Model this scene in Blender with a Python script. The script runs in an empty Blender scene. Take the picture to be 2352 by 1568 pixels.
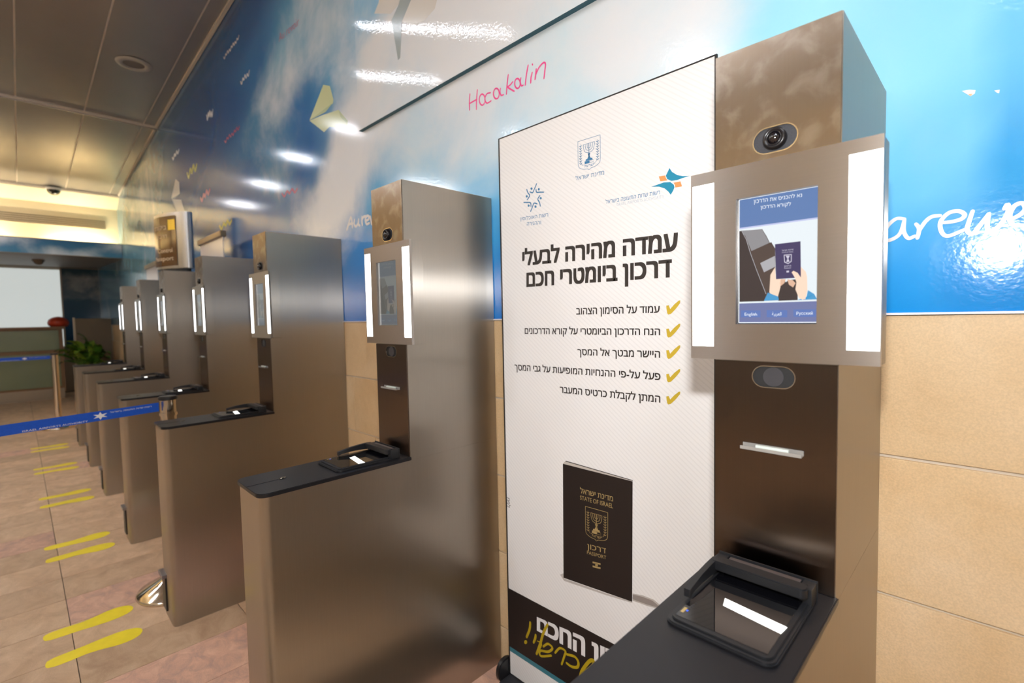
import bpy, bmesh, math, random
from mathutils import Vector, Matrix
random.seed(7)
S = bpy.context.scene
COL = S.collection
PI = math.pi
# ------------------------------------------------------------------ camera
EYE = Vector((0, 0, 1.45))
RT = Vector((0.710252, 0.703667, -0.019898))
UP = Vector((-0.021648, 0.050087, 0.99851))
FW = Vector((-0.703615, 0.708763, -0.050807))
FPX = 1126.188
cam = bpy.data.cameras.new('camera')
cam.sensor_width = 36.0
cam.lens = FPX / 2352 * 36.0
cam.clip_start = 0.02
cam.clip_end = 60
cam.dof.use_dof = True
cam.dof.focus_distance = 1.25
cam.dof.aperture_fstop = 2.8
co = bpy.data.objects.new('camera', cam)
co.matrix_world = Matrix(((RT.x, UP.x, -FW.x, EYE.x), (RT.y, UP.y, -FW.y, EYE.y), (RT.z, UP.z, -FW.z, EYE.z), (0, 0, 0, 1)))
COL.objects.link(co)
S.camera = co
# ------------------------------------------------------------------ world, exposure
w = bpy.data.worlds.new('world')
S.world = w
w.use_nodes = True
w.node_tree.nodes['Background'].inputs[0].default_value = (1, 0.95, 0.88, 1)
w.node_tree.nodes['Background'].inputs[1].default_value = 0.3
S.view_settings.view_transform = 'Standard'
S.view_settings.look = 'None'
S.view_settings.gamma = 1
S.view_settings.use_curve_mapping = False
S.view_settings.exposure = 0.13
# the photographer's flash, just above the lens
fl = bpy.data.lights.new('flash', 'AREA')
fl.shape = 'RECTANGLE'; fl.size = 0.07; fl.size_y = 0.045
fl.energy = 15; fl.color = (0.97, 0.985, 1.0)
fo = bpy.data.objects.new('flash', fl)
fo.location = (0.0, 0.03, 1.68)
fo.rotation_euler = Vector((-0.66, 0.75, -0.03)).to_track_quat('-Z', 'Y').to_euler()
COL.objects.link(fo)
LAMP = 38.0        # ceiling fixtures
COVE = 230.0        # warm cove tubes

# ------------------------------------------------------------------ photo ray -> point on a plane of the place
def bp(u, v, ax, val):
    d = FW + RT * ((u - 1176) / FPX) - UP * ((v - 784) / FPX)
    t = (val - EYE[ax]) / d[ax]
    return EYE + d * t

# ------------------------------------------------------------------ materials
def lin(c):
    return tuple((x / 255 / 12.92) if x / 255 <= 0.04045 else ((x / 255 + 0.055) / 1.055) ** 2.4 for x in c) + (1,)
def N(nt, t, **k):
    n = nt.nodes.new(t)
    for a, b in k.items(): setattr(n, a, b)
    return n
def base_mat(name):
    m = bpy.data.materials.new(name); m.use_nodes = True
    return m, m.node_tree, m.node_tree.nodes['Principled BSDF']
def mat(name, col, rough=0.5, metal=0.0, emit=0, spec=None, var=0.0, vscale=20, bump=0.0, bscale=200, ior=None, coat=0):
    m, nt, b = base_mat(name)
    c = lin(col)
    b.inputs['Base Color'].default_value = c
    b.inputs['Roughness'].default_value = rough
    b.inputs['Metallic'].default_value = metal
    if spec is not None: b.inputs['Specular IOR Level'].default_value = spec
    if ior: b.inputs['IOR'].default_value = ior
    if coat: b.inputs['Coat Weight'].default_value = coat; b.inputs['Coat Roughness'].default_value = 0.03
    if emit:
        b.inputs['Emission Color'].default_value = c
        b.inputs['Emission Strength'].default_value = emit
    tc = N(nt, 'ShaderNodeTexCoord')
    if var:
        no = N(nt, 'ShaderNodeTexNoise'); no.inputs['Scale'].default_value = vscale; no.inputs['Detail'].default_value = 5
        nt.links.new(tc.outputs['Object'], no.inputs['Vector'])
        mr = N(nt, 'ShaderNodeMapRange'); mr.inputs['To Min'].default_value = 1 - var; mr.inputs['To Max'].default_value = 1 + var
        mr.inputs['From Min'].default_value = 0.3; mr.inputs['From Max'].default_value = 0.7
        nt.links.new(no.outputs['Fac'], mr.inputs['Value'])
        mx = N(nt, 'ShaderNodeMix', data_type='RGBA', blend_type='MULTIPLY'); mx.inputs['Factor'].default_value = 1
        mx.inputs['A'].default_value = c
        nt.links.new(mr.outputs['Result'], mx.inputs['B'])
        nt.links.new(mx.outputs['Result'], b.inputs['Base Color'])
    if bump:
        nb = N(nt, 'ShaderNodeTexNoise'); nb.inputs['Scale'].default_value = bscale; nb.inputs['Detail'].default_value = 2
        nt.links.new(tc.outputs['Object'], nb.inputs['Vector'])
        bu = N(nt, 'ShaderNodeBump'); bu.inputs['Strength'].default_value = bump; bu.inputs['Distance'].default_value = 0.002
        nt.links.new(nb.outputs['Fac'], bu.inputs['Height']); nt.links.new(bu.outputs['Normal'], b.inputs['Normal'])
    return m
def steel(name, col, rough, grain='V', smudge=0.0, aniso=0.7, broad=0.5):
    """brushed stainless steel; grain V = vertical brushing, H = horizontal"""
    m, nt, b = base_mat(name)
    b.inputs['Metallic'].default_value = 1
    b.inputs['Anisotropic'].default_value = aniso
    tc = N(nt, 'ShaderNodeTexCoord')
    mp = N(nt, 'ShaderNodeMapping')
    mp.inputs['Scale'].default_value = (420, 420, 4) if grain == 'V' else (5, 5, 700)
    nt.links.new(tc.outputs['Object'], mp.inputs['Vector'])
    no = N(nt, 'ShaderNodeTexNoise'); no.inputs['Scale'].default_value = 1; no.inputs['Detail'].default_value = 3
    nt.links.new(mp.outputs['Vector'], no.inputs['Vector'])
    mr = N(nt, 'ShaderNodeMapRange'); mr.inputs['To Min'].default_value = 0.95; mr.inputs['To Max'].default_value = 1.04
    nt.links.new(no.outputs['Fac'], mr.inputs['Value'])
    mx = N(nt, 'ShaderNodeMix', data_type='RGBA', blend_type='MULTIPLY'); mx.inputs['Factor'].default_value = 1
    mx.inputs['A'].default_value = lin(col)
    nt.links.new(mr.outputs['Result'], mx.inputs['B'])
    b.inputs['Roughness'].default_value = rough
    out = mx.outputs['Result']
    if smudge:
        # greasy wipe marks left by hands: pale film with soft borders
        n2 = N(nt, 'ShaderNodeTexNoise'); n2.inputs['Scale'].default_value = 22; n2.inputs['Detail'].default_value = 6; n2.inputs['Distortion'].default_value = 0.35
        nt.links.new(tc.outputs['Object'], n2.inputs['Vector'])
        r3 = N(nt, 'ShaderNodeMapRange', interpolation_type='SMOOTHERSTEP'); r3.inputs['From Min'].default_value = 0.42; r3.inputs['From Max'].default_value = 0.74
        r3.inputs['To Max'].default_value = smudge
        nt.links.new(n2.outputs['Fac'], r3.inputs['Value'])
        m3 = N(nt, 'ShaderNodeMix', data_type='RGBA'); m3.inputs['B'].default_value = lin((240, 236, 230))
        nt.links.new(r3.outputs['Result'], m3.inputs['Factor']); nt.links.new(out, m3.inputs['A']); out = m3.outputs['Result']
    nt.links.new(out, b.inputs['Base Color'])
    ge = N(nt, 'ShaderNodeNewGeometry')
    if grain == 'V':
        cr = N(nt, 'ShaderNodeVectorMath', operation='CROSS_PRODUCT'); cr.inputs[1].default_value = (0.001, 0.002, 1)
        nt.links.new(ge.outputs['Normal'], cr.inputs[0])
        nm = N(nt, 'ShaderNodeVectorMath', operation='NORMALIZE'); nt.links.new(cr.outputs[0], nm.inputs[0])
        nt.links.new(nm.outputs[0], b.inputs['Tangent'])
    else:
        cv = N(nt, 'ShaderNodeCombineXYZ'); cv.inputs[0].default_value = 0.001; cv.inputs[2].default_value = 1
        nt.links.new(cv.outputs[0], b.inputs['Tangent'])
    gl = N(nt, 'ShaderNodeBsdfAnisotropic'); gl.inputs['Roughness'].default_value = 0.44; gl.inputs['Anisotropy'].default_value = -0.8
    nt.links.new(out, gl.inputs['Color'])
    tg = b.inputs['Tangent'].links[0].from_socket; nt.links.new(tg, gl.inputs['Tangent'])
    ms = N(nt, 'ShaderNodeMixShader'); ms.inputs[0].default_value = broad
    nt.links.new(b.outputs[0], ms.inputs[1]); nt.links.new(gl.outputs[0], ms.inputs[2])
    nt.links.new(ms.outputs[0], nt.nodes['Material Output'].inputs['Surface'])
    return m
def stone(name, c1, c2, c3, scale, rough, streak=(1, 1, 1), rnd=0.15, bump=0.15):
    m, nt, b = base_mat(name)
    tc = N(nt, 'ShaderNodeTexCoord'); oi = N(nt, 'ShaderNodeObjectInfo'); ge = N(nt, 'ShaderNodeNewGeometry')
    rv = N(nt, 'ShaderNodeMath', operation='MULTIPLY'); rv.inputs[1].default_value = 37.0
    nt.links.new(oi.outputs['Random'], rv.inputs[0])
    ad = N(nt, 'ShaderNodeVectorMath', operation='ADD')
    nt.links.new(ge.outputs['Position'], ad.inputs[0]); nt.links.new(rv.outputs[0], ad.inputs[1])
    mp = N(nt, 'ShaderNodeMapping'); mp.inputs['Scale'].default_value = streak
    nt.links.new(ad.outputs[0], mp.inputs['Vector'])
    no = N(nt, 'ShaderNodeTexNoise'); no.inputs['Scale'].default_value = scale; no.inputs['Detail'].default_value = 8; no.inputs['Roughness'].default_value = 0.65; no.inputs['Distortion'].default_value = 0.6
    nt.links.new(mp.outputs['Vector'], no.inputs['Vector'])
    cr = N(nt, 'ShaderNodeValToRGB')
    cr.color_ramp.elements[0].position = 0.3; cr.color_ramp.elements[0].color = lin(c1)
    cr.color_ramp.elements[1].position = 0.72; cr.color_ramp.elements[1].color = lin(c3)
    e = cr.color_ramp.elements.new(0.5); e.color = lin(c2)
    nt.links.new(no.outputs['Fac'], cr.inputs['Fac'])
    # fine specks
    sp = N(nt, 'ShaderNodeTexNoise'); sp.inputs['Scale'].default_value = 260; sp.inputs['Detail'].default_value = 2
    nt.links.new(ge.outputs['Position'], sp.inputs['Vector'])
    mr = N(nt, 'ShaderNodeMapRange'); mr.inputs['From Min'].default_value = 0.3; mr.inputs['From Max'].default_value = 0.7
    mr.inputs['To Min'].default_value = 0.92; mr.inputs['To Max'].default_value = 1.07
    nt.links.new(sp.outputs['Fac'], mr.inputs['Value'])
    br = N(nt, 'ShaderNodeMapRange'); br.inputs['To Min'].default_value = 1 - rnd; br.inputs['To Max'].default_value = 1 + rnd
    nt.links.new(oi.outputs['Random'], br.inputs['Value'])
    mu = N(nt, 'ShaderNodeMath', operation='MULTIPLY'); nt.links.new(mr.outputs[0], mu.inputs[0]); nt.links.new(br.outputs[0], mu.inputs[1])
    mx = N(nt, 'ShaderNodeMix', data_type='RGBA', blend_type='MULTIPLY'); mx.inputs['Factor'].default_value = 1
    nt.links.new(cr.outputs['Color'], mx.inputs['A']); nt.links.new(mu.outputs[0], mx.inputs['B'])
    nt.links.new(mx.outputs['Result'], b.inputs['Base Color'])
    b.inputs['Roughness'].default_value = rough
    bu = N(nt, 'ShaderNodeBump'); bu.inputs['Strength'].default_value = bump; bu.inputs['Distance'].default_value = 0.002
    nt.links.new(no.outputs['Fac'], bu.inputs['Height']); nt.links.new(bu.outputs['Normal'], b.inputs['Normal'])
    return m
def mural_mat(name, rough=0.11):
    """glossy printed film: painted sky blues with clouds, colour laid down per vertex, cloud edges broken by noise"""
    m, nt, b = base_mat(name)
    at = N(nt, 'ShaderNodeAttribute', attribute_name='sky'); cl = N(nt, 'ShaderNodeAttribute', attribute_name='cloud')
    ge = N(nt, 'ShaderNodeNewGeometry')
    no = N(nt, 'ShaderNodeTexNoise'); no.inputs['Scale'].default_value = 1.7; no.inputs['Detail'].default_value = 9; no.inputs['Roughness'].default_value = 0.6; no.inputs['Distortion'].default_value = 0.4
    nt.links.new(ge.outputs['Position'], no.inputs['Vector'])
    m1 = N(nt, 'ShaderNodeMath', operation='MULTIPLY_ADD'); m1.inputs[1].default_value = 1.0; m1.inputs[2].default_value = -0.5
    nt.links.new(no.outputs['Fac'], m1.inputs[0])
    m2 = N(nt, 'ShaderNodeMath', operation='ADD'); nt.links.new(m1.outputs[0], m2.inputs[0]); nt.links.new(cl.outputs['Fac'], m2.inputs[1])
    rm = N(nt, 'ShaderNodeMapRange', interpolation_type='SMOOTHSTEP'); rm.inputs['From Min'].default_value = 0.18; rm.inputs['From Max'].default_value = 0.85
    nt.links.new(m2.outputs[0], rm.inputs['Value'])
    mx = N(nt, 'ShaderNodeMix', data_type='RGBA')
    nt.links.new(rm.outputs['Result'], mx.inputs['Factor']); nt.links.new(at.outputs['Color'], mx.inputs['A'])
    mx.inputs['B'].default_value = lin((238, 241, 244))
    nt.links.new(mx.outputs['Result'], b.inputs['Base Color'])
    b.inputs['Roughness'].default_value = rough
    nb = N(nt, 'ShaderNodeTexNoise'); nb.inputs['Scale'].default_value = 90; nb.inputs['Detail'].default_value = 2
    nt.links.new(ge.outputs['Position'], nb.inputs['Vector'])
    bu = N(nt, 'ShaderNodeBump'); bu.inputs['Strength'].default_value = 0.22; bu.inputs['Distance'].default_value = 0.0012
    nt.links.new(nb.outputs['Fac'], bu.inputs['Height']); nt.links.new(bu.outputs['Normal'], b.inputs['Normal'])
    return m

M = {}
M['steel_v'] = steel('brushed steel vertical grain', (192, 184, 174), 0.27, 'V')
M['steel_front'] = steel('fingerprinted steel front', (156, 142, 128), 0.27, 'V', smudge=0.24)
M['steel_h'] = steel('brushed steel horizontal grain', (196, 188, 180), 0.36, 'H')
M['chrome'] = mat('polished steel', (215, 205, 190), 0.12, 1)
M['black_top'] = mat('black anodised plate', (30, 29, 32), 0.34, 0.3, bump=0.1, bscale=900)
M['black_plastic'] = mat('black plastic', (28, 28, 30), 0.38)
M['black_matte'] = mat('black matte', (14, 14, 15), 0.6)
M['dark_glass'] = mat('dark scanner glass', (10, 10, 13), 0.015, 0, ior=1.75)
M['lens_ring'] = mat('lens ring', (22, 20, 22), 0.25)
M['lens_glass'] = mat('lens glass', (8, 6, 12), 0.02, ior=1.9)
M['grey_disc'] = mat('smoked disc', (58, 57, 60), 0.3)
M['recess'] = mat('speckled dark recess', (44, 44, 48), 0.6, var=0.3, vscale=600)
M['led'] = mat('lit white diffuser', (250, 252, 255), 0.4, emit=3.2)
M['acrylic'] = mat('clear acrylic', (205, 200, 192), 0.08, 0.0, ior=1.5)
M['acrylic'].node_tree.nodes['Principled BSDF'].inputs['Transmission Weight'].default_value = 0.6
M['card'] = mat('white card', (205, 214, 205), 0.5)
M['hinge'] = mat('silver hinge strip', (150, 148, 155), 0.3, 1)
M['poster'] = mat('banner sheet', (240, 238, 236), 0.5)
M['poster_edge'] = mat('banner edge', (30, 28, 28), 0.5)
M['ink'] = mat('dark ink', (52, 46, 42), 0.5)
M['ink_black'] = mat('black ink', (34, 26, 24), 0.45)
M['ink_blue'] = mat('blue ink', (60, 125, 170), 0.5)
M['ink_grey'] = mat('pale grey ink', (185, 195, 205), 0.5)
M['ink_teal'] = mat('teal ink', (20, 140, 175), 0.5)
M['ink_orange'] = mat('orange ink', (250, 155, 90), 0.5)
M['ink_gold'] = mat('gold ink', (205, 175, 50), 0.5)
M['ink_gold2'] = mat('foil ink', (170, 145, 95), 0.5)
M['ink_yellow'] = mat('ochre brush ink', (185, 160, 20), 0.5)
M['ink_white'] = mat('white ink', (238, 236, 236), 0.5)
M['stripe_teal'] = mat('teal stripe ink', (60, 125, 140), 0.5)
M['pages'] = mat('printed pages', (200, 192, 182), 0.5)
M['shade1'] = mat('printed grey', (150, 140, 134), 0.5)
M['shade2'] = mat('printed light grey', (195, 188, 182), 0.5)
M['pink'] = mat('pink ink', (245, 75, 150), 0.3)
M['white_hand'] = mat('white handwriting', (232, 230, 230), 0.25)
M['red_hand'] = mat('red handwriting', (170, 60, 100), 0.3)
M['yellow_hand'] = mat('yellow handwriting', (190, 185, 70), 0.3)
M['plane_a'] = mat('printed pale green paper', (212, 222, 176), 0.15)
M['plane_b'] = mat('printed green paper shade', (190, 205, 160), 0.15)
M['plane_c'] = mat('printed white paper', (225, 222, 215), 0.15)
M['plane_d'] = mat('printed grey paper', (165, 178, 180), 0.15)
M['wall_tile'] = stone('beige limestone', (208, 174, 128), (219, 189, 146), (228, 202, 164), 2.2, 0.5, rnd=0.05, bump=0.08)
M['grout'] = mat('pale grout', (222, 212, 196), 0.8)
M['floor_tile'] = stone('sandstone floor', (184, 150, 118), (204, 170, 136), (222, 190, 156), 7.0, 0.5, streak=(1.0, 1.3, 1), rnd=0.14, bump=0.03)
M['floor_tile2'] = stone('pinkish sandstone floor', (176, 144, 130), (208, 164, 140), (230, 188, 160), 11.0, 0.5, streak=(1.0, 1.3, 1), rnd=0.09, bump=0.03)
M['floor_grout'] = mat('floor joint', (92, 78, 64), 0.8)
M['yellow_mark'] = mat('yellow floor film', (252, 228, 34), 0.45, var=0.06, vscale=15)
M['mural'] = mural_mat('mural print')
M['mural_up'] = mural_mat('mural print on smooth board', 0.03)
M['edge_dark'] = mat('board edge', (40, 90, 105), 0.5)
M['ceil'] = mat('grey metal ceiling panel', (176, 170, 164), 0.24, 0.5, var=0.03, vscale=3)
M['ceil_joint'] = mat('pale ceiling joint', (215, 205, 192), 0.5)
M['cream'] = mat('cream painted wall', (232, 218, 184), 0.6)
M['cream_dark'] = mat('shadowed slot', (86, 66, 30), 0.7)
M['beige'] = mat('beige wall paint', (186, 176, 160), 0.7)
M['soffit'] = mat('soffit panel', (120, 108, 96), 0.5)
M['frost'] = mat('backlit frosted glass', (205, 212, 210), 0.5, emit=0.75)
M['tube'] = mat('warm tube', (255, 238, 200), 0.5, emit=COVE); M['tube2'] = mat('warm tube opposite', (255, 228, 175), 0.5, emit=COVE * 0.4)
M['lamp'] = mat('fluorescent diffuser', (242, 246, 255), 0.5, emit=LAMP); M['fill_lamp'] = mat('added fill diffuser', (242, 246, 255), 0.5, emit=LAMP * 1.12)
M['lamp_frame'] = mat('white lamp frame', (210, 208, 204), 0.4)
M['ring'] = mat('grey speaker ring', (176, 170, 162), 0.45)
M['ring_in'] = mat('speaker mesh', (120, 112, 106), 0.6, var=0.2, vscale=300)
M['dome'] = mat('smoked dome', (12, 10, 10), 0.1)
M['belt'] = mat('blue webbing', (16, 84, 196), 0.6, var=0.05, vscale=100)
M['counter_glass'] = mat('green back painted glass', (138, 146, 112), 0.25)
M['wood'] = mat('counter wood', (140, 105, 70), 0.4, var=0.1, vscale=12)
M['kick'] = mat('steel kick plate', (170, 155, 135), 0.3, 0.9)
M['partition'] = mat('taupe partition', (112, 98, 78), 0.6)
M['red'] = mat('orange red vinyl', (190, 62, 30), 0.4, var=0.15, vscale=12)
M['leaf'] = mat('leaf green', (66, 104, 30), 0.35, var=0.3, vscale=8)
M['leaf2'] = mat('light leaf green', (122, 150, 50), 0.35, var=0.3, vscale=8)
M['pot'] = mat('dark planter', (60, 50, 40), 0.5)
M['silver'] = mat('satin aluminium', (205, 205, 205), 0.28, 1)
M['sign_face'] = mat('amber brown sign face', (96, 66, 34), 0.12, 0.0, spec=1.0, emit=0.1)
M['sign_yellow'] = mat('yellow sign square', (240, 195, 50), 0.3, emit=0.2)
M['sign_text'] = mat('cream sign letters', (225, 200, 165), 0.4)
M['roll_white'] = mat('white banner film', (215, 208, 204), 0.18)
M['roll_rail'] = mat('champagne rail', (150, 130, 100), 0.35, 0.8)

# ------------------------------------------------------------------ mesh helpers
def link(name, me, parent=None):
    o = bpy.data.objects.new(name, me); COL.objects.link(o)
    if parent is not None: o.parent = parent
    return o
class MB:
    def __init__(s): s.bm = bmesh.new(); s.mats = []
    def mi(s, m):
        m = M[m]
        if m not in s.mats: s.mats.append(m)
        return s.mats.index(m)
    def box(s, x0, x1, y0, y1, z0, z1, m, bev=0):
        b2 = bmesh.new()
        vs = [b2.verts.new((x, y, z)) for x in (x0, x1) for y in (y0, y1) for z in (z0, z1)]
        for f in ((0, 1, 3, 2), (4, 6, 7, 5), (0, 4, 5, 1), (2, 3, 7, 6), (0, 2, 6, 4), (1, 5, 7, 3)):
            b2.faces.new([vs[i] for i in f])
        bmesh.ops.recalc_face_normals(b2, faces=b2.faces)
        if bev: bmesh.ops.bevel(b2, geom=list(b2.edges), offset=bev, segments=2, affect='EDGES', profile=0.7)
        s.merge(b2, m); return s
    def merge(s, b2, m):
        i = s.mi(m)
        for f in b2.faces: f.material_index = i
        me = bpy.data.meshes.new('tmp'); b2.to_mesh(me); b2.free(); s.bm.from_mesh(me); bpy.data.meshes.remove(me)
    def prism(s, pts, z0, z1, m, bev=0, axis='z'):
        """pts: 2D outline; extruded along axis"""
        def P(a, b, c):
            return {'z': (a, b, c), 'y': (a, c, b), 'x': (c, a, b)}[axis]
        b2 = bmesh.new()
        lo = [b2.verts.new(P(a, b, z0)) for a, b in pts]; hi = [b2.verts.new(P(a, b, z1)) for a, b in pts]
        n = len(pts)
        b2.faces.new(lo); b2.faces.new(hi)
        for i in range(n): b2.faces.new((lo[i], lo[(i + 1) % n], hi[(i + 1) % n], hi[i]))
        bmesh.ops.recalc_face_normals(b2, faces=b2.faces)
        if bev:
            ed = [e for e in b2.edges if abs(e.verts[0].co[{'z': 2, 'y': 1, 'x': 0}[axis]] - e.verts[1].co[{'z': 2, 'y': 1, 'x': 0}[axis]]) < 1e-9]
            bmesh.ops.bevel(b2, geom=ed, offset=bev, segments=2, affect='EDGES')
        s.merge(b2, m); return s
    def cyl(s, c, r, h, m, axis='z', seg=32, r2=None, bev=0):
        b2 = bmesh.new()
        bmesh.ops.create_cone(b2, cap_ends=True, segments=seg, radius1=r, radius2=r if r2 is None else r2, depth=h)
        if bev:
            bmesh.ops.bevel(b2, geom=[e for e in b2.edges if abs(e.verts[0].co.z - e.verts[1].co.z) < 1e-6], offset=bev, segments=2, affect='EDGES')
        for v in b2.verts: v.co.z += h / 2
        rot = {'z': Matrix.Identity(3), 'y': Matrix.Rotation(-PI / 2, 3, 'X'), '-y': Matrix.Rotation(PI / 2, 3, 'X'), 'x': Matrix.Rotation(PI / 2, 3, 'Y')}[axis]
        for v in b2.verts: v.co = rot @ v.co + Vector(c)
        s.merge(b2, m); return s
    def lathe(s, prof, c, m, seg=40, axis='z'):
        b2 = bmesh.new(); rings = []
        for r, z in prof:
            if r < 1e-6: rings.append([b2.verts.new((0, 0, z))])
            else: rings.append([b2.verts.new((r * math.cos(2 * PI * k / seg), r * math.sin(2 * PI * k / seg), z)) for k in range(seg)])
        for a, b in zip(rings, rings[1:]):
            for k in range(seg):
                q = [a[k % len(a)], a[(k + 1) % len(a)], b[(k + 1) % len(b)], b[k % len(b)]]
                q = list(dict.fromkeys(q))
                if len(q) > 2: b2.faces.new(q)
        bmesh.ops.recalc_face_normals(b2, faces=b2.faces)
        rot = {'z': Matrix.Identity(3), '-y': Matrix.Rotation(PI / 2, 3, 'X')}[axis]
        for v in b2.verts: v.co = rot @ v.co + Vector(c)
        for f in b2.faces: f.smooth = True
        s.merge(b2, m); return s
    def poly(s, pts3, m):
        i = s.mi(m)
        f = s.bm.faces.new([s.bm.verts.new(p) for p in pts3]); f.material_index = i
        return s
    def tri(s, verts3, faces, m):
        i = s.mi(m); us = {k for f in faces for k in f}; vs = [s.bm.verts.new(p) if n in us else None for n, p in enumerate(verts3)]
        for f in faces:
            try: s.bm.faces.new([vs[k] for k in f]).material_index = i
            except ValueError: pass
        return s
    def build(s, name, parent=None, smooth=None, kind=None):
        me = bpy.data.meshes.new(name); s.bm.to_mesh(me); s.bm.free()
        for m in s.mats: me.materials.append(m)
        if smooth is not None:
            for p in me.polygons: p.use_smooth = True
            me.set_sharp_from_angle(angle=math.radians(smooth))
        o = link(name, me, parent)
        if kind: o['kind'] = kind
        return o
def thing(name, label, cat, loc=(0, 0, 0), group=None):
    o = bpy.data.objects.new(name, None); COL.objects.link(o); o.location = loc; o.empty_display_size = 0.1
    return tag(o, label, cat, group)
def tag(o, label, cat, group=None):
    o['label'] = label; o['category'] = cat
    if group: o['group'] = group
    return o
def dup(root, loc, label, name=None):
    r = root.copy(); COL.objects.link(r); r.location = loc; r['label'] = label
    def rec(a, b):
        for ch in list(a.children):
            c = ch.copy(); COL.objects.link(c); c.parent = b; rec(ch, c)
    rec(root, r)
    return r
def rrect(x0, x1, y0, y1, r, corners=(1, 1, 1, 1), seg=6):
    """rounded rectangle, corners: (x0y0, x1y0, x1y1, x0y1)"""
    out = []
    for (cx, cy, a0, on) in ((x0 + r, y0 + r, PI, corners[0]), (x1 - r, y0 + r, 1.5 * PI, corners[1]), (x1 - r, y1 - r, 0, corners[2]), (x0 + r, y1 - r, 0.5 * PI, corners[3])):
        if on:
            for k in range(seg + 1):
                a = a0 + k * PI / 2 / seg; out.append((cx + r * math.cos(a), cy + r * math.sin(a)))
        else:
            out.append((cx + (r if math.cos(a0 + PI / 4) > 0 else -r), cy + (r if math.sin(a0 + PI / 4) > 0 else -r)))
    return out
def stadium(cx, cz, wd, h, seg=10):
    r = h / 2; out = []
    for s_, a0 in ((1, -PI / 2), (-1, PI / 2)):
        for k in range(seg + 1):
            a = a0 + k * PI / seg; out.append((cx + s_ * (wd / 2 - r) + r * math.cos(a), cz + r * math.sin(a)))
    return out
def smooth_line(pts, n=6):
    if len(pts) < 3: return pts
    P = [pts[0]] + list(pts) + [pts[-1]]; out = []
    for i in range(1, len(P) - 2):
        p0, p1, p2, p3 = P[i - 1:i + 3]
        for k in range(n):
            t = k / n
            out.append(tuple(0.5 * ((2 * p1[j]) + (-p0[j] + p2[j]) * t + (2 * p0[j] - 5 * p1[j] + 4 * p2[j] - p3[j]) * t * t + (-p0[j] + 3 * p1[j] - 3 * p2[j] + p3[j]) * t ** 3) for j in (0, 1)))
    out.append(P[-2]); return out
def ribbon2d(pts, wd, taper=0.0):
    """flat brush stroke -> verts, faces in 2D"""
    V, F = [], []; n = len(pts)
    for i, p in enumerate(pts):
        a = pts[max(0, i - 1)]; b = pts[min(n - 1, i + 1)]
        dx, dy = b[0] - a[0], b[1] - a[1]; L = math.hypot(dx, dy) or 1
        nx, ny = -dy / L, dx / L
        ww = wd * (1 - taper * abs(2 * i / max(1, n - 1) - 1) ** 3)
        V += [(p[0] + nx * ww / 2, p[1] + ny * ww / 2), (p[0] - nx * ww / 2, p[1] - ny * ww / 2)]
    for i in range(n - 1): F.append((2 * i, 2 * i + 1, 2 * i + 3, 2 * i + 2))
    for e, d in ((0, 1), (n - 1, -1)):
        p = pts[e]; b = len(V); ww = wd * (1 - taper)
        for k in range(8): V.append((p[0] + ww / 2 * math.cos(k * PI / 4), p[1] + ww / 2 * math.sin(k * PI / 4)))
        F.append(tuple(range(b, b + 8)))
    return V, F
_tc = {}; _gl = {}
from mathutils.geometry import tessellate_polygon
def _mesh(s, fill='FRONT'):
    c = bpy.data.curves.new('t', 'FONT'); c.body = s; c.resolution_u = 3; c.fill_mode = fill
    o = bpy.data.objects.new('t', c); me = bpy.data.meshes.new_from_object(o)
    out = ([tuple(v.co[:2]) for v in me.vertices], [tuple(p.vertices) for p in me.polygons], [tuple(e.vertices) for e in me.edges])
    bpy.data.objects.remove(o); bpy.data.meshes.remove(me); bpy.data.curves.remove(c); return out
def glyph(ch):
    """one Hebrew letter: overlapping outlines filled one by one, and its advance"""
    if ch not in _gl:
        base = max(v[0] for v in _mesh('H')[0]); adv = max(v[0] for v in _mesh(ch + 'H')[0]) - base
        if ch in ' ': _gl[ch] = ([], [], adv)
        elif ch in 'םס-': V, F, _ = _mesh(ch); _gl[ch] = (V, F, adv)
        else:
            V, _, E = _mesh(ch, 'NONE'); nb = {}
            for a, b in E: nb.setdefault(a, []).append(b); nb.setdefault(b, []).append(a)
            seen = set(); F = []
            for v0 in nb:
                if v0 in seen: continue
                loop = [v0]; seen.add(v0)
                while True:
                    nx = [q for q in nb[loop[-1]] if q not in seen]
                    if not nx: break
                    loop.append(nx[0]); seen.add(nx[0])
                for t in tessellate_polygon([[Vector((V[i][0], V[i][1], 0)) for i in loop]]): F.append(tuple(loop[i] for i in t))
            _gl[ch] = (V, F, adv)
    return _gl[ch]
def text2d(s, bold=0.0):
    k = (s, bold)
    if k not in _tc and any('\u05d0' <= c <= '\u05ea' for c in s):
        V, F = [], []; x = 0.0
        for ch in s:
            gv, gf, adv = glyph(ch); n0 = len(V)
            V += [(a + x, b) for a, b in gv]; F += [tuple(i + n0 for i in f) for f in gf]; x += adv
        _tc[k] = (V, F)
    if k not in _tc:
        c = bpy.data.curves.new('t', 'FONT'); c.body = s; c.offset = bold; c.resolution_u = 3
        o = bpy.data.objects.new('t', c); me = bpy.data.meshes.new_from_object(o)
        _tc[k] = ([tuple(v.co[:2]) for v in me.vertices], [tuple(p.vertices) for p in me.polygons])
        bpy.data.objects.remove(o); bpy.data.meshes.remove(me); bpy.data.curves.remove(c)
    return _tc[k]
def heb(s): return s[::-1]
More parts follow.
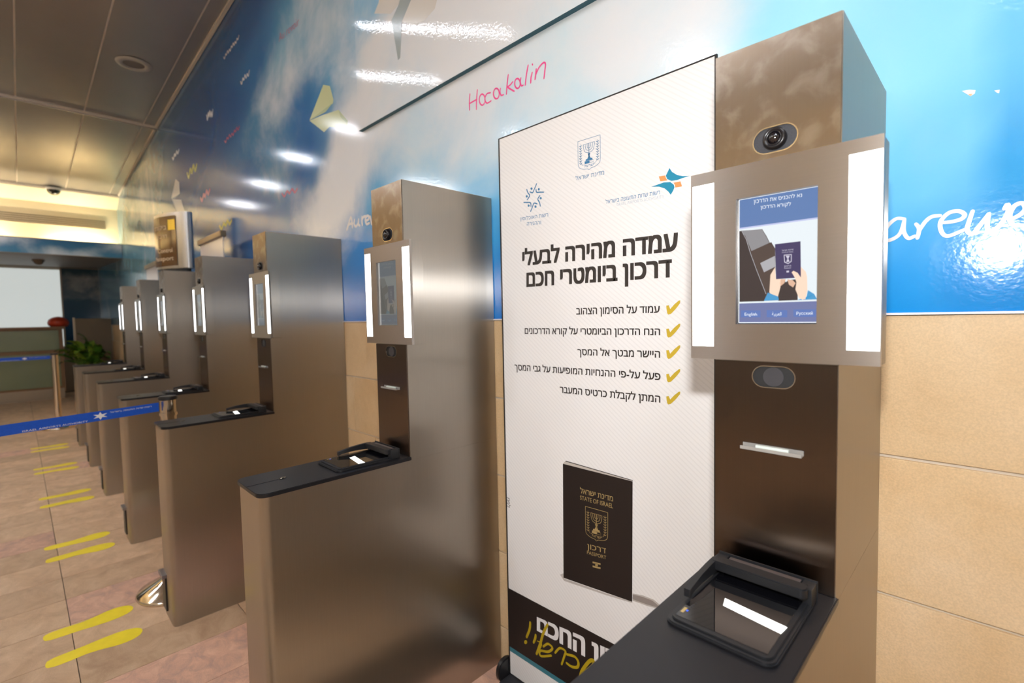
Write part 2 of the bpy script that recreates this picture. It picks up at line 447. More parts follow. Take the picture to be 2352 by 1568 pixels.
def put_text(mb, s, L, R, m, plane, ref='ה', bold=0.0, lift=0.0, word=None):
    """L=(u,vtop,vbottom), R likewise: left and right end of the line, letter body top and base, on plane (axis, value)"""
    bd = max(0.0, bold); V, F = text2d(s, min(0.0, bold)); RV, _ = text2d(ref, 0.0)
    xa, xb = min(v[0] for v in V), max(v[0] for v in V)
    if word is not None:      # only the n-th word of the line, kept at its place in the line
        x = 0.0; spans = [[0.0, 0.0]]
        for ch in s:
            a_ = glyph(ch)[2]
            if ch == ' ': spans.append([x + a_, x + a_])
            else: spans[-1][1] = x + a_
            x += a_
        F = [f for f in F if spans[word][0] - 0.05 < sum(V[k][0] for k in f) / len(f) < spans[word][1] + 0.05]
    ra, rb = min(v[1] for v in RV), max(v[1] for v in RV)
    ax, val = plane
    lt, lb, rt_, rb_ = bp(L[0], L[1], ax, val), bp(L[0], L[2], ax, val), bp(R[0], R[1], ax, val), bp(R[0], R[2], ax, val)
    # heavier weight: the same outline laid again a hair to each side
    offs = [(0, 0)] if not bd else [(-bd, -bd * 0.6), (bd, -bd * 0.6), (-bd, bd * 0.6), (bd, bd * 0.6), (0, 0)]
    for i, (ox, oy) in enumerate(offs):
        out = []
        for x, y in V:
            x2 = xa + (x - xa) * (xb - xa - 2 * bd) / (xb - xa) + bd + ox; y2 = y + oy
            t = (x2 - xa) / (xb - xa); q = (y2 - ra) / (rb - ra)
            p = (lb * (1 - t) + rb_ * t) * (1 - q) + (lt * (1 - t) + rt_ * t) * q
            p[ax] = val - lift - 0.00004 * i
            out.append(p)
        mb.tri(out, F, m)
def stroke(mb, pts, wd, m, plane, lift=0.0, taper=0.15, sm=True, org=(0, 0), sc=1.0):
    ax, val = plane
    q = [(org[0] + a / sc, org[1] + b / sc) for a, b in pts]
    w3 = [bp(a, b, ax, val) for a, b in q]
    p2 = [(p.x, p.z) for p in w3]
    if sm: p2 = smooth_line(p2)
    V, F = ribbon2d(p2, wd, taper)
    mb.strokes = getattr(mb, 'strokes', 0) + 1
    mb.tri([(a, val - lift - 0.00002 * mb.strokes - 0.000002 * i, b) for i, (a, b) in enumerate(V)], F, m)
def flat(mb, pts, m, plane, lift=0.0, org=(0, 0), sc=1.0, sm=False):
    ax, val = plane
    w3 = [bp(org[0] + a / sc, org[1] + b / sc, ax, val) for a, b in pts]
    p2 = [(p.x, p.z) for p in w3]
    if sm: p2 = smooth_line(p2 + [p2[0]], 5)[:-1]
    mb.poly([(a, val - lift, b) for a, b in p2], m)

# ================================================================== THE SETTING
WY = 1.368          # mural face
XF = -14.6          # far wall
def zc(x):
    return 4.057 + (x + 4.46) * 0.045 if x > -7.58 else 3.917 + (x + 7.58) * 0.0714
# floor: slab of joint mortar and stone tiles
fb = MB(); fb.box(XF - 0.1, 3.1, -4.7, WY + 0.1, -0.12, -0.004, 'floor_grout'); floor = fb.build('floor', kind='structure')
tiles = {}
def floor_tile(x, y, lx, ly, m):
    k = (round(lx, 3), round(ly, 3), m)
    if k not in tiles:
        b = MB(); b.box(-lx / 2, lx / 2, -ly / 2, ly / 2, -0.004, 0, m, 0.0012); o = b.build('tile', floor); tiles[k] = o.data
    else: o = link('tile', tiles[k], floor)
    o.location = (x, y, 0)
g = 0.0032
n_t = 0
for i in range(-3, 27):
    xc = -2.55 - 0.31 * i + 0.155
    for (y0, y1) in ((-1.13, -0.51), (-0.51, 0.11), (0.11, 0.73), (0.73, WY)):
        yc = (y0 + y1) / 2
        mt = 'floor_tile2' if (i <= 0 and y0 > 0.1) or (i * 7 + int(y0 * 10)) % 11 == 0 else 'floor_tile'
        floor_tile(xc, yc, 0.31 - g, y1 - y0 - g, mt); n_t += 1
fr = MB()      # beyond, where single tiles no longer read: one piece with real joints
for i in range(27, 39):
    x1 = -2.55 - 0.31 * i + 0.31
    for y0 in (-1.13, -0.51, 0.11, 0.73):
        fr.box(x1 - 0.31 + g, x1, y0, min(y0 + 0.62 - g, WY), -0.004, 0, 'floor_tile')
for i in range(0, 28):
    for k in range(0, 6):
        fr.box(-14.5 + i * 0.62, -14.5 + i * 0.62 + 0.617, -1.13 - 0.62 * (k + 1) + g, -1.13 - 0.62 * k, -0.004, 0, 'floor_tile')
for i in range(0, 6):
    for k in range(4):
        fr.box(-1.31 + 0.31 + i * 0.62, -1.31 + 0.31 + i * 0.62 + 0.617, -1.13 + 0.62 * k + g, min(-1.13 + 0.62 * (k + 1), WY), -0.004, 0, 'floor_tile') if i > 0 or True else None
o = fr.build('distant_tiles', floor); o['kind'] = 'stuff'

# right wall: body, stone courses, mural, upper board
wb = MB(); wb.box(XF, 3.1, WY + 0.008, WY + 0.2, -0.1, 4.6, 'grout'); wall_right = wb.build('wall_right', kind='structure')
TH = 0.3215; ZM = 1.4405
wt = {}
def wall_tile(x0, x1, z0, z1):
    lx, lz = round(x1 - x0, 3), round(z1 - z0, 3)
    if (lx, lz) not in wt:
        b = MB(); b.box(-lx / 2, lx / 2, WY, WY + 0.012, -lz / 2, lz / 2, 'wall_tile', 0.0015); o = b.build('stone_tile', wall_right); wt[(lx, lz)] = o.data
    else: o = link('stone_tile', wt[(lx, lz)], wall_right)
    o.location = ((x0 + x1) / 2, 0, (z0 + z1) / 2)
for r, off in enumerate((-1.24, -2.665, -2.441, -1.9, -2.2)):
    z1 = ZM - TH * r - (0.004 if r else 0.006); z0 = max(0.0, ZM - TH * (r + 1) + 0.004)
    x = off - 0.96 * 12 
    while x < 3.0:
        a, b_ = max(x, -14.5), min(x + 0.96, 3.0)
        if b_ - a > 0.05 and b_ > -14.4: wall_tile(a + 0.0035, b_ - 0.0035, z0, z1)
        x += 0.96
# mural colour field: blues and cloud cover, in metres along and up the wall
CP = [(2340,50,(104,184,226),0),(2200,60,(138,206,246),0),(2050,150,(142,206,246),0),(2200,350,(118,194,240),0),(2330,350,(52,154,216),0),
 (2100,450,(112,190,238),0),(2300,550,(34,140,210),0),(2100,600,(52,152,220),0),(2200,700,(0,128,204),0),(2060,700,(10,134,210),0),(2345,690,(0,124,200),0),
 (1850,30,(150,214,246),0.15),(1760,60,(150,212,244),0.35),(1680,60,(160,214,242),0.6),(1600,40,(180,220,244),0.8),(1500,150,(180,220,244),0.72),(1400,60,(180,220,244),0.8),
 (1300,150,(180,222,242),0.65),(1300,250,(165,215,240),0.6),(1100,330,(165,212,238),0.6),(1000,400,(130,195,228),0.52),(1100,430,(120,190,230),0.3),(1110,540,(60,160,222),0.02),(1140,640,(0,124,204),0),(1145,720,(0,112,196),0),
 (830,600,(46,128,204),0),(820,700,(14,100,188),0),(880,460,(100,172,215),0.4),(960,330,(160,210,235),0.65),(870,250,(170,210,230),0.9),(900,100,(160,205,232),0.85),(1100,80,(175,215,240),0.9),(1000,40,(150,205,236),0.8),(850,20,(100,176,220),0.35),
 (810,300,(140,175,200),0.95),(780,400,(140,175,200),1.0),(760,480,(140,175,200),0.9),(750,560,(90,140,190),0.7),(800,560,(64,134,200),0.3),(710,620,(40,100,176),0.05),
 (690,400,(50,108,172),0.05),(700,250,(50,116,180),0.02),(705,330,(48,110,176),0.02),(640,400,(84,140,178),0.42),(625,250,(84,145,182),0.5),(600,330,(70,130,175),0.45),(660,120,(96,168,204),0.5),(740,80,(96,168,208),0.5),(780,160,(96,168,212),0.42),
 (590,140,(44,108,165),0.15),(560,60,(26,86,146),0),(545,0,(20,76,134),0),(530,250,(32,88,150),0),(560,430,(40,94,158),0),(480,300,(30,80,140),0),(430,400,(34,84,144),0),(600,500,(44,98,162),0.05),(640,640,(36,94,170),0),
 (500,480,(44,92,150),0.05),(450,520,(50,98,150),0.15),(360,450,(70,115,140),0.35),(320,480,(90,135,148),0.45),(300,560,(80,140,160),0.2),(330,600,(80,140,160),0.3),(300,660,(70,130,160),0.2),(450,300,(28,76,136),0)]
CPW = []
for u, v, c, k in CP:
    p = bp(u, v, 1, WY); c = tuple(min(250, q * 1.07) for q in c) if u > 780 else c; CPW.append((math.log(1.5 - p.x) * 3.0 if p.x < 1.4 else 0, p.z, lin(c), k))
def mural_sample(x, z):
    a = math.log(max(0.12, 1.5 - x)) * 3.0
    W = 0; R = [0, 0, 0]; K = 0
    for pa, pz, c, k in CPW:
        d = (a - pa) ** 2 + (z - pz) ** 2 + 0.004
        ww = 1 / d ** 1.8; W += ww; K += ww * k
        for j in range(3): R[j] += ww * c[j]
    return (R[0] / W, R[1] / W, R[2] / W, 1), K / W
def mural_mesh(name, x0, x1, z0, ztop, y, m, parent, nx=120, nz=34):
    V, F, cs, ks = [], [], [], []
    for i in range(nx + 1):
        t = i / nx
        x = 1.5 - (1.5 - x0) ** (1 - t) * max(0.1, (1.5 - min(x1, 1.35))) ** t if i < nx else x1
        for j in range(nz + 1):
            z = z0 + (ztop(x) - z0) * j / nz
            V.append((x, y, z)); c, k = mural_sample(x, z); cs.append(c); ks.append(k)
    for i in range(nx):
        for j in range(nz):
            a = i * (nz + 1) + j; F.append((a, a + nz + 1, a + nz + 2, a + 1))
    me = bpy.data.meshes.new(name); me.from_pydata(V, [], F)
    me.color_attributes.new('sky', 'FLOAT_COLOR', 'POINT'); me.attributes.new('cloud', 'FLOAT', 'POINT')
    me.color_attributes['sky'].data.foreach_set('color', [q for c in cs for q in c]); me.attributes['cloud'].data.foreach_set('value', ks)
    me.materials.append(M[m]); return link(name, me, parent)
mural = mural_mesh('mural', -14.58, 3.0, ZM, lambda x: zc(x) if x > -10.9 else 3.66, WY, 'mural', wall_right)
ub = MB(); ub.box(-2.466, 3.0, WY - 0.022, WY - 0.001, 2.462, 4.35, 'edge_dark'); upper = ub.build('upper_board', wall_right)
mural_mesh('printed_face', -2.466, 3.0, 2.462, lambda x: 4.35, WY - 0.0235, 'mural_up', upper, 60, 24)
tb = MB(); tb.box(-12.9, 3, WY - 0.006, WY - 0.0002, ZM - 0.004, ZM + 0.0008, 'ink_white'); tb.build('mural_edge', wall_right)

# printed handwriting and paper planes on the mural
MP = (1, WY); ML = 0.0008; UPL = (1, WY - 0.0235)
O6, S6 = (820, 0), 3.0147
b = MB()
def el(cx, cy, rx, ry, a0=0, a1=360, n=12): return [(cx + rx * math.cos(math.radians(a0 + (a1 - a0) * k / n)), cy + ry * math.sin(math.radians(a0 + (a1 - a0) * k / n))) for k in range(n + 1)]
for s_ in ([(783, 650), (779, 705), (781, 762)], [(834, 622), (829, 690), (828, 757)], [(783, 716), (806, 702), (832, 688)], el(868, 690, 20, 38), [(925, 642), (900, 650), (886, 685), (900, 714), (930, 698)],
           el(966, 648, 20, 36), [(994, 612), (992, 640), (1000, 660), (1016, 655)], [(1048, 518), (1040, 590), (1036, 652)], [(1080, 566), (1060, 590), (1042, 602)], [(1042, 602), (1065, 618), (1090, 632)],
           el(1112, 578, 19, 34), [(1136, 540), (1132, 570), (1140, 594), (1152, 590)], [(1186, 452), (1174, 520), (1166, 590)], [(1214, 502), (1206, 540), (1204, 574)], [(1215, 444), (1218, 450)],
           [(1242, 478), (1238, 520), (1234, 550)], [(1238, 520), (1260, 470), (1290, 436), (1306, 442), (1302, 490), (1296, 544)]):
    stroke(b, s_, 0.0062, 'pink', MP, ML, org=O6, sc=S6)
b.build('lettering', mural)
b = MB(); O8, S8 = (1900, 0), 1.96
for s_ in ([(345, 985), (310, 985), (270, 1020), (255, 1065), (275, 1082), (325, 1055), (348, 990)], [(348, 985), (345, 1040), (365, 1072), (395, 1062)], [(400, 1008), (414, 1030), (406, 1072)], [(412, 1042), (440, 1000), (470, 976), (508, 970)],
           [(515, 1002), (560, 998), (605, 985), (618, 965), (590, 950), (545, 960), (510, 1000), (516, 1045), (545, 1062), (615, 1035)], [(655, 950), (638, 1000), (630, 1036), (655, 1052), (695, 1005), (728, 962)], [(728, 962), (720, 1020), (740, 1042), (785, 1005), (815, 950), (812, 920), (798, 940)],
           [(832, 985), (870, 965), (892, 940), (880, 915), (845, 925), (822, 965), (832, 1008), (880, 1015)]):
    stroke(b, s_, 0.0078, 'white_hand', MP, ML, org=O8, sc=S8)
for dx in (0.10, 0.16):   # last letters of the word, past the frame
    V, F = ribbon2d(smooth_line([(dx, 1.58), (dx + 0.03, 1.70), (dx + 0.012, 1.71), (dx, 1.6), (dx + 0.03, 1.565)]), 0.008)
    b.tri([(x, WY - ML, z) for x, z in V], F, 'white_hand')
V, F = ribbon2d([(-0.31, 1.55), (-0.3, 1.68)], 0.008); b.tri([(x, WY - ML, z) for x, z in V], F, 'white_hand')
V, F = ribbon2d(smooth_line([(-0.32, 1.66), (-0.28, 1.70), (-0.23, 1.69)]), 0.008); b.tri([(x, WY - ML, z) for x, z in V], F, 'white_hand')
b.build('lettering', mural)
b = MB(); O5, S5 = (520, 380), 2.118
for s_ in ([(587, 312), (596, 280), (606, 252), (612, 275), (614, 300)], [(592, 290), (602, 284), (616, 282)], [(624, 264), (622, 285), (630, 296), (641, 282), (644, 262)], [(644, 262), (643, 285), (650, 292)], [(660, 250), (660, 270), (662, 290)], [(661, 262), (668, 250), (680, 246)],
           [(680, 268), (692, 262), (694, 248), (684, 246), (677, 262), (682, 284), (696, 280)], [(700, 248), (704, 268), (708, 284), (716, 262), (720, 240)], el(730, 262, 8, 16), [(745, 244), (746, 280)], [(755, 244), (757, 280)], [(757, 256), (765, 244), (772, 244)]):
    stroke(b, s_, 0.015, 'white_hand', MP, ML, org=O5, sc=S5)
b.build('lettering', mural)
def scribble(x0, y0, x1, y1, amp, m, wd, n=5):
    b = MB(); pts = []
    for k in range(n * 2 + 1):
        t = k / (n * 2); pts.append((x0 + (x1 - x0) * t, y0 + (y1 - y0) * t + (amp if k % 2 else -amp) * (0.6 + 0.4 * ((k * 5) % 3))))
    stroke(b, pts, wd, m, MP, ML); b.build('lettering', mural)
b = MB(); put_text(b, 'Au revoir', (641, 84, 97), (687, 44, 58), 'red_hand', MP, ref='o', bold=-0.01, lift=ML); b.build('lettering', mural)
scribble(514, 133, 549, 86, 3, 'white_hand', 0.012, 8); scribble(553, 190, 573, 166, 4, 'white_hand', 0.013, 4)
scribble(475, 268, 489, 258, 6, 'white_hand', 0.02, 4); scribble(516, 325, 550, 292, 3, 'red_hand', 0.014, 6)
scribble(396, 364, 411, 346, 3, 'white_hand', 0.03, 3); scribble(430, 402, 452, 382, 6, 'yellow_hand', 0.036, 3)
scribble(461, 458, 482, 438, 4, 'red_hand', 0.036, 3); scribble(648, 447, 683, 436, 4, 'red_hand', 0.016, 3); scribble(505, 522, 532, 508, 4, 'yellow_hand', 0.03, 3)
b = MB(); O, s = (0, 0), 2.8
flat(b, [(1992, 772), (2080, 545), (2122, 553), (2145, 640), (2142, 665)], 'plane_a', MP, ML, O, s)
flat(b, [(1992, 774), (2142, 660), (2095, 720)], 'plane_b', MP, ML * 1.5, O, s)
flat(b, [(1992, 776), (2080, 738), (2178, 706), (2238, 778), (2232, 828), (2120, 815), (2085, 850)], 'plane_a', MP, ML, O, s)
flat(b, [(2178, 706), (2238, 778), (2228, 790), (2190, 752)], 'plane_b', MP, ML * 1.5, O, s)
b.build('printed_paper_plane', mural)
b = MB()
flat(b, [(1102, 1278), (1130, 1152), (1152, 1170), (1157, 1245)], 'plane_c', MP, ML, O, s); flat(b, [(1106, 1280), (1166, 1285), (1190, 1370), (1140, 1365)], 'plane_c', MP, ML, O, s)
flat(b, [(1102, 1278), (1157, 1245), (1125, 1275)], 'plane_d', MP, ML * 1.5, O, s)
b.build('printed_paper_plane', mural)
b = MB()
flat(b, [(240, 140), (290, 30), (310, -60), (400, -60), (312, 150), (300, 400), (285, 418)], 'plane_d', UPL, ML, O6, S6)
flat(b, [(120, 95), (150, 20), (160, -60), (310, -60), (290, 30), (235, 95)], 'plane_c', UPL, ML, O6, S6)
flat(b, [(312, 150), (400, -60), (570, -60), (540, 60), (470, 140), (400, 172)], 'plane_c', UPL, ML, O6, S6)
b.build('printed_paper_plane', upper)
# torn spots in the film
b = MB()
flat(b, [(606, 410), (640, 404), (668, 406), (664, 422), (645, 434), (622, 420)], 'ink_white', MP, ML, O8, S8); flat(b, [(636, 424), (655, 423), (645, 434)], 'wall_tile', MP, ML * 2, O8, S8)
flat(b, [(752, 408), (777, 404), (774, 420), (764, 418)], 'ink_white', MP, ML, O8, S8)
b.build('torn_patch', mural)

# ceiling: joint backing, panels, rails
def slab(mb, xa, xb, ya, yb, m, th=0.02, low=0.0):
    za, zb = zc(xa) - low, zc(xb) - low
    pts = [(xa, ya, za), (xb, ya, zb), (xb, yb, zb), (xa, yb, za)]
    b2 = bmesh.new(); lo = [b2.verts.new(p) for p in pts]; hi = [b2.verts.new((p[0], p[1], p[2] + th)) for p in pts]
    b2.faces.new(lo[::-1]); b2.faces.new(hi)
    for i in range(4): b2.faces.new((lo[i], lo[(i + 1) % 4], hi[(i + 1) % 4], hi[i]))
    mb.merge(b2, m)
cb = MB()
for xa, xb in ((-10.9, -7.58), (-7.58, 3.1)): slab(cb, xa, xb, -4.7, WY + 0.02, 'ceil_joint', 0.1, -0.003)
ceiling = cb.build('ceiling', kind='structure')
ys = [WY, 1.225, 0.67, 0.11] + [0.11 - 0.557 * k for k in range(1, 9)] + [-4.7]
xs = [-10.9, -7.58, -4.28, -0.98, 3.0]
for xa, xb in zip(xs, xs[1:]):
    for yb, ya in zip(ys, ys[1:]):
        p = MB(); slab(p, xa + 0.012, xb - 0.012, ya + 0.006, yb - 0.006, 'ceil'); p.build('panel', ceiling)
for x in xs[:-1]:
    r_ = MB(); r_.box(x - 0.03, x + 0.03, -4.7, WY - 0.001, zc(x) - 0.022, zc(x) + 0.01, 'ceil_joint', 0.006); r_.build('rail', ceiling)
    r_ = MB(); r_.box(x - 0.008, x + 0.008, -4.7, WY - 0.001, zc(x) - 0.034, zc(x) - 0.02, 'ceil', 0.002); r_.build('rail', ceiling)
tr = MB()
for xa, xb in ((-10.9, -7.58), (-7.58, -2.5)): slab(tr, xa, xb, WY - 0.03, WY - 0.004, 'ceil_joint', 0.02, 0.018)
o = tr.build('trim_1', kind='structure')

# far end: cream bulkhead with grille, fascia with printed sky, soffit, back wall
XE = -11.3
eb = MB()
eb.prism([(-10.9, 3.69), (-11.3, 3.5), (-11.3, 4.2), (-10.9, 4.2)], -4.7, WY, 'cream', axis='y')
eb.box(XE - 0.1, XE, -4.7, WY, 2.62, 3.52, 'cream')
wf = eb.build('wall_end', kind='structure')
gr = MB(); gr.box(XE, XE + 0.012, -1.9, 1.2, 3.128, 3.288, 'cream'); go = gr.build('air_grille', None)
tag(go, 'long cream slotted air grille high on the end wall', 'grille')
for k in range(5):
    p = MB(); p.box(XE + 0.0125, XE + 0.020, -1.88, 1.19, 3.138 + k * 0.032, 3.148 + k * 0.032, 'cream_dark'); p.build('slot', go)
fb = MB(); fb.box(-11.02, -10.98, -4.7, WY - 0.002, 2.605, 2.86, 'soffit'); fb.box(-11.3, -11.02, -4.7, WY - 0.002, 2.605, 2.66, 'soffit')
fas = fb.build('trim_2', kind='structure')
def sky_quad(name, P00, P10, P11, P01, parent, blues, clouds, nx=24, nz=8, m='mural'):
    V, F, cs, ks = [], [], [], []
    rr = random.Random(3)
    for i in range(nx + 1):
        for j in range(nz + 1):
            s_, t = i / nx, j / nz
            V.append((P00 * (1 - s_) + P10 * s_) * (1 - t) + (P01 * (1 - s_) + P11 * s_) * t)
            c = [blues[0][q] * (1 - t) + blues[1][q] * t for q in range(3)]
            cs.append(lin(c)); ks.append(clouds(s_, t))
    for i in range(nx):
        for j in range(nz):
            a = i * (nz + 1) + j; F.append((a, a + nz + 1, a + nz + 2, a + 1))
    me = bpy.data.meshes.new(name); me.from_pydata([tuple(v) for v in V], [], F)
    me.color_attributes.new('sky', 'FLOAT_COLOR', 'POINT'); me.attributes.new('cloud', 'FLOAT', 'POINT')
    me.color_attributes['sky'].data.foreach_set('color', [q for c in cs for q in c]); me.attributes['cloud'].data.foreach_set('value', ks)
    me.materials.append(M[m]); return link(name, me, parent)
V3 = Vector
sky_quad('printed_sky', V3((-10.978, -4.7, 2.612)), V3((-10.978, WY - 0.003, 2.612)), V3((-10.978, WY - 0.003, 2.845)), V3((-10.978, -4.7, 2.845)), fas, ((70, 130, 165), (60, 110, 150)), lambda s_, t: 0.35 + 0.3 * math.sin(s_ * 23) * math.cos(t * 3), 60, 4)
sb = MB()
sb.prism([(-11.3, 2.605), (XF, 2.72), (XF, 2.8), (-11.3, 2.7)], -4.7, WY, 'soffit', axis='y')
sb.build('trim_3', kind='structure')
bb = MB(); bb.box(XF - 0.1, XF, -4.7, WY, -0.1, 2.8, 'beige'); back = bb.build('wall_back', kind='structure')
yp = bp(140, 680, 0, XF + 0.02).y
pb = MB(); pb.box(XF, XF + 0.03, -4.0, yp, 1.0, 2.66, 'frost'); wo = pb.build('window_1', kind='structure')
q = MB(); q.box(XF, XF + 0.045, yp, yp + 0.03, 1.0, 2.68, 'ceil_joint'); q.build('window_frame', wo)
sky_quad('printed_sky', V3((XF + 0.01, yp + 0.03, 1.0)), V3((XF + 0.01, WY, 1.0)), V3((XF + 0.01, WY, 2.7)), V3((XF + 0.01, yp + 0.03, 2.7)), back, ((30, 80, 125), (70, 100, 115)), lambda s_, t: 0.42 if 0.5 < t < 0.9 else 0.05)
for side, (a, c) in {'left': (-4.8, -4.7)}.items():
    p = MB(); p.box(XF, 3.1, a, c, -0.1, 4.4, 'beige'); wl = p.build('wall_left', kind='structure')
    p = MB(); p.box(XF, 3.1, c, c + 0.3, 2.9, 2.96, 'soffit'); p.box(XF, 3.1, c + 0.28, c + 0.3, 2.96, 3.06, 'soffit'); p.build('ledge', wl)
    p = MB(); p.box(XF, 3.1, c, c + 0.01, 2.97, 4.4, 'cream'); p.build('upper_band', wl)
p = MB(); p.box(3.0, 3.1, -4.7, WY, -0.1, 4.5, 'beige'); p.build('wall_front', kind='structure')
# cove tubes: end wall, and the opposite long wall
for k, (y0, y1) in enumerate(((0.5, 1.2), (-0.75, -0.1), (-2.0, -1.3), (-3.3, -2.6))):
    t = thing('cove_tube', ['warm cove tube behind the sky fascia, beside the mural wall', 'warm cove tube behind the sky fascia, second from the mural wall', 'warm cove tube behind the fascia, third from the mural wall', 'warm cove tube behind the fascia, farthest from the mural wall'][k], 'lamp', (-11.16, (y0 + y1) / 2, 2.66), 'cove tubes on the end wall')
    p = MB(); p.cyl((0, -(y1 - y0) / 2, 0.045), 0.014, y1 - y0, 'tube', axis='y', seg=12); p.build('tube', t)
    p = MB(); p.box(-0.025, 0.025, -(y1 - y0) / 2, (y1 - y0) / 2, 0, 0.022, 'lamp_frame'); p.build('batten', t)
for k in range(7):
    x = -12.3 + k * 2.2
    t = thing('cove_tube', 'warm cove tube on the ledge opposite the mural, %s from the far end' % ['first', 'second', 'third', 'fourth', 'fifth', 'sixth', 'seventh'][k], 'lamp', (x, -4.55, 2.96), 'cove tubes on the opposite wall')
    p = MB(); p.cyl((-0.7, 0, 0.045), 0.014, 1.4, 'tube2', axis='x', seg=12); p.build('tube', t)
    p = MB(); p.box(-0.7, 0.7, -0.025, 0.025, 0, 0.022, 'lamp_frame'); p.build('batten', t)
# ceiling fixtures
proto = {}
def fixture(x, yc, half, lab):
    z = zc(x) - 0.002
    if half not in proto:
        t = thing('ceiling_light', lab, 'ceiling light', (x, yc, z), 'strip ceiling lights')
        p = MB(); p.box(-0.085 if half < 0.5 else -0.16, 0.085 if half < 0.5 else 0.16, -half - 0.03, half + 0.03, -0.03, 0.0, 'lamp_frame', 0.004); p.build('frame', t)
        p = MB(); p.box(-0.06 if half < 0.5 else -0.13, 0.06 if half < 0.5 else 0.13, -half, half, -0.036, -0.0305, 'lamp' if half < 0.5 else 'fill_lamp', 0.002); p.build('diffuser', t)
        proto[half] = t
    else: dup(proto[half], (x, yc, z), lab)
def fixture2(a, b, lab):
    L = math.hypot(b[0] - a[0], b[1] - a[1]); cx_, cy_ = (a[0] + b[0]) / 2, (a[1] + b[1]) / 2
    t = thing('ceiling_light', lab, 'ceiling light', (cx_, cy_, zc(cx_) - 0.02), 'strip ceiling lights'); t.rotation_euler = (0, 0, math.atan2(b[1] - a[1], b[0] - a[0]))
    p = MB(); p.box(-L / 2 - 0.03, L / 2 + 0.03, -0.04, 0.04, -0.03, 0.0, 'lamp_frame', 0.004); p.build('frame', t)
    p = MB(); p.box(-L / 2, L / 2, -0.011, 0.011, -0.036, -0.0305, 'lamp', 0.002); p.build('diffuser', t)
fixture(-10.3, -0.40, 0.18, 'short white ceiling light nearest the far end wall')
fixture(-8.95, -0.38, 0.18, 'short white ceiling light, second from the far end wall')
fixture(-7.5, -0.36, 0.18, 'short white ceiling light, third from the far end wall, against a ceiling rail')
fixture(-6.1, -0.40, 0.14, 'short white ceiling light level with the round speaker')
fixture2((-4.82, 0.07), (-4.32, -0.65), 'long white ceiling light mirrored low in the upper board')
fixture2((-4.07, 0.43), (-3.23, -0.62), 'long white ceiling light mirrored high in the upper board')
for k in range(1, 5):  # unseen row, added to lift the ambient light of the hall
    fixture(-10.2 + 2.6 * k, -2.9, 0.52, 'added fill light of the ceiling row away from the mural, %s from the far end' % ['first', 'second', 'third', 'fourth', 'fifth'][k])
fixture(2.2, -1.6, 0.52, 'added ceiling fill light behind the photographer, over the nearest kiosks')  # this one and the next: unseen, added as fill for the near end
fixture(0.9, -0.9, 0.52, 'added ceiling fill light past the right edge of the view')
# ceiling speaker ring
t = thing('ceiling_speaker', 'round grey ring speaker flush in the metal ceiling', 'speaker', (-6.05, 0.93, zc(-6.05)))
p = MB(); p.lathe([(0.085, -0.004), (0.095, -0.014), (0.135, -0.012), (0.145, 0.0)], (0, 0, 0), 'ring', 48); p.build('ring', t)
p = MB(); p.cyl((0, 0, -0.006), 0.09, 0.006, 'ring_in'); p.build('grille', t)
# dome cameras
def dome(loc, r, lab, m2='lamp_frame', mm='dome'):
    t = thing('dome_camera', lab, 'camera', loc)
    p = MB(); p.cyl((0, 0, -0.03), r * 1.2, 0.03, m2, seg=32); p.build('mount', t)
    p = MB(); p.lathe([(r * math.cos(a * PI / 16), -0.03 - r * 0.9 * math.sin(a * PI / 16)) for a in range(9)], (0, 0, 0), mm, 32); p.build('dome', t)
dome((-10.86, 0.525, 3.66), 0.085, 'black dome camera under the ceiling edge at the far end')
pd = bp(88, 600, 2, 2.63); dome((-12.3, pd.y * 12.3 / -pd.x if pd.x else 0.3, 2.64), 0.07, 'small brown dome camera under the soffit at the far end', 'soffit', 'soffit')

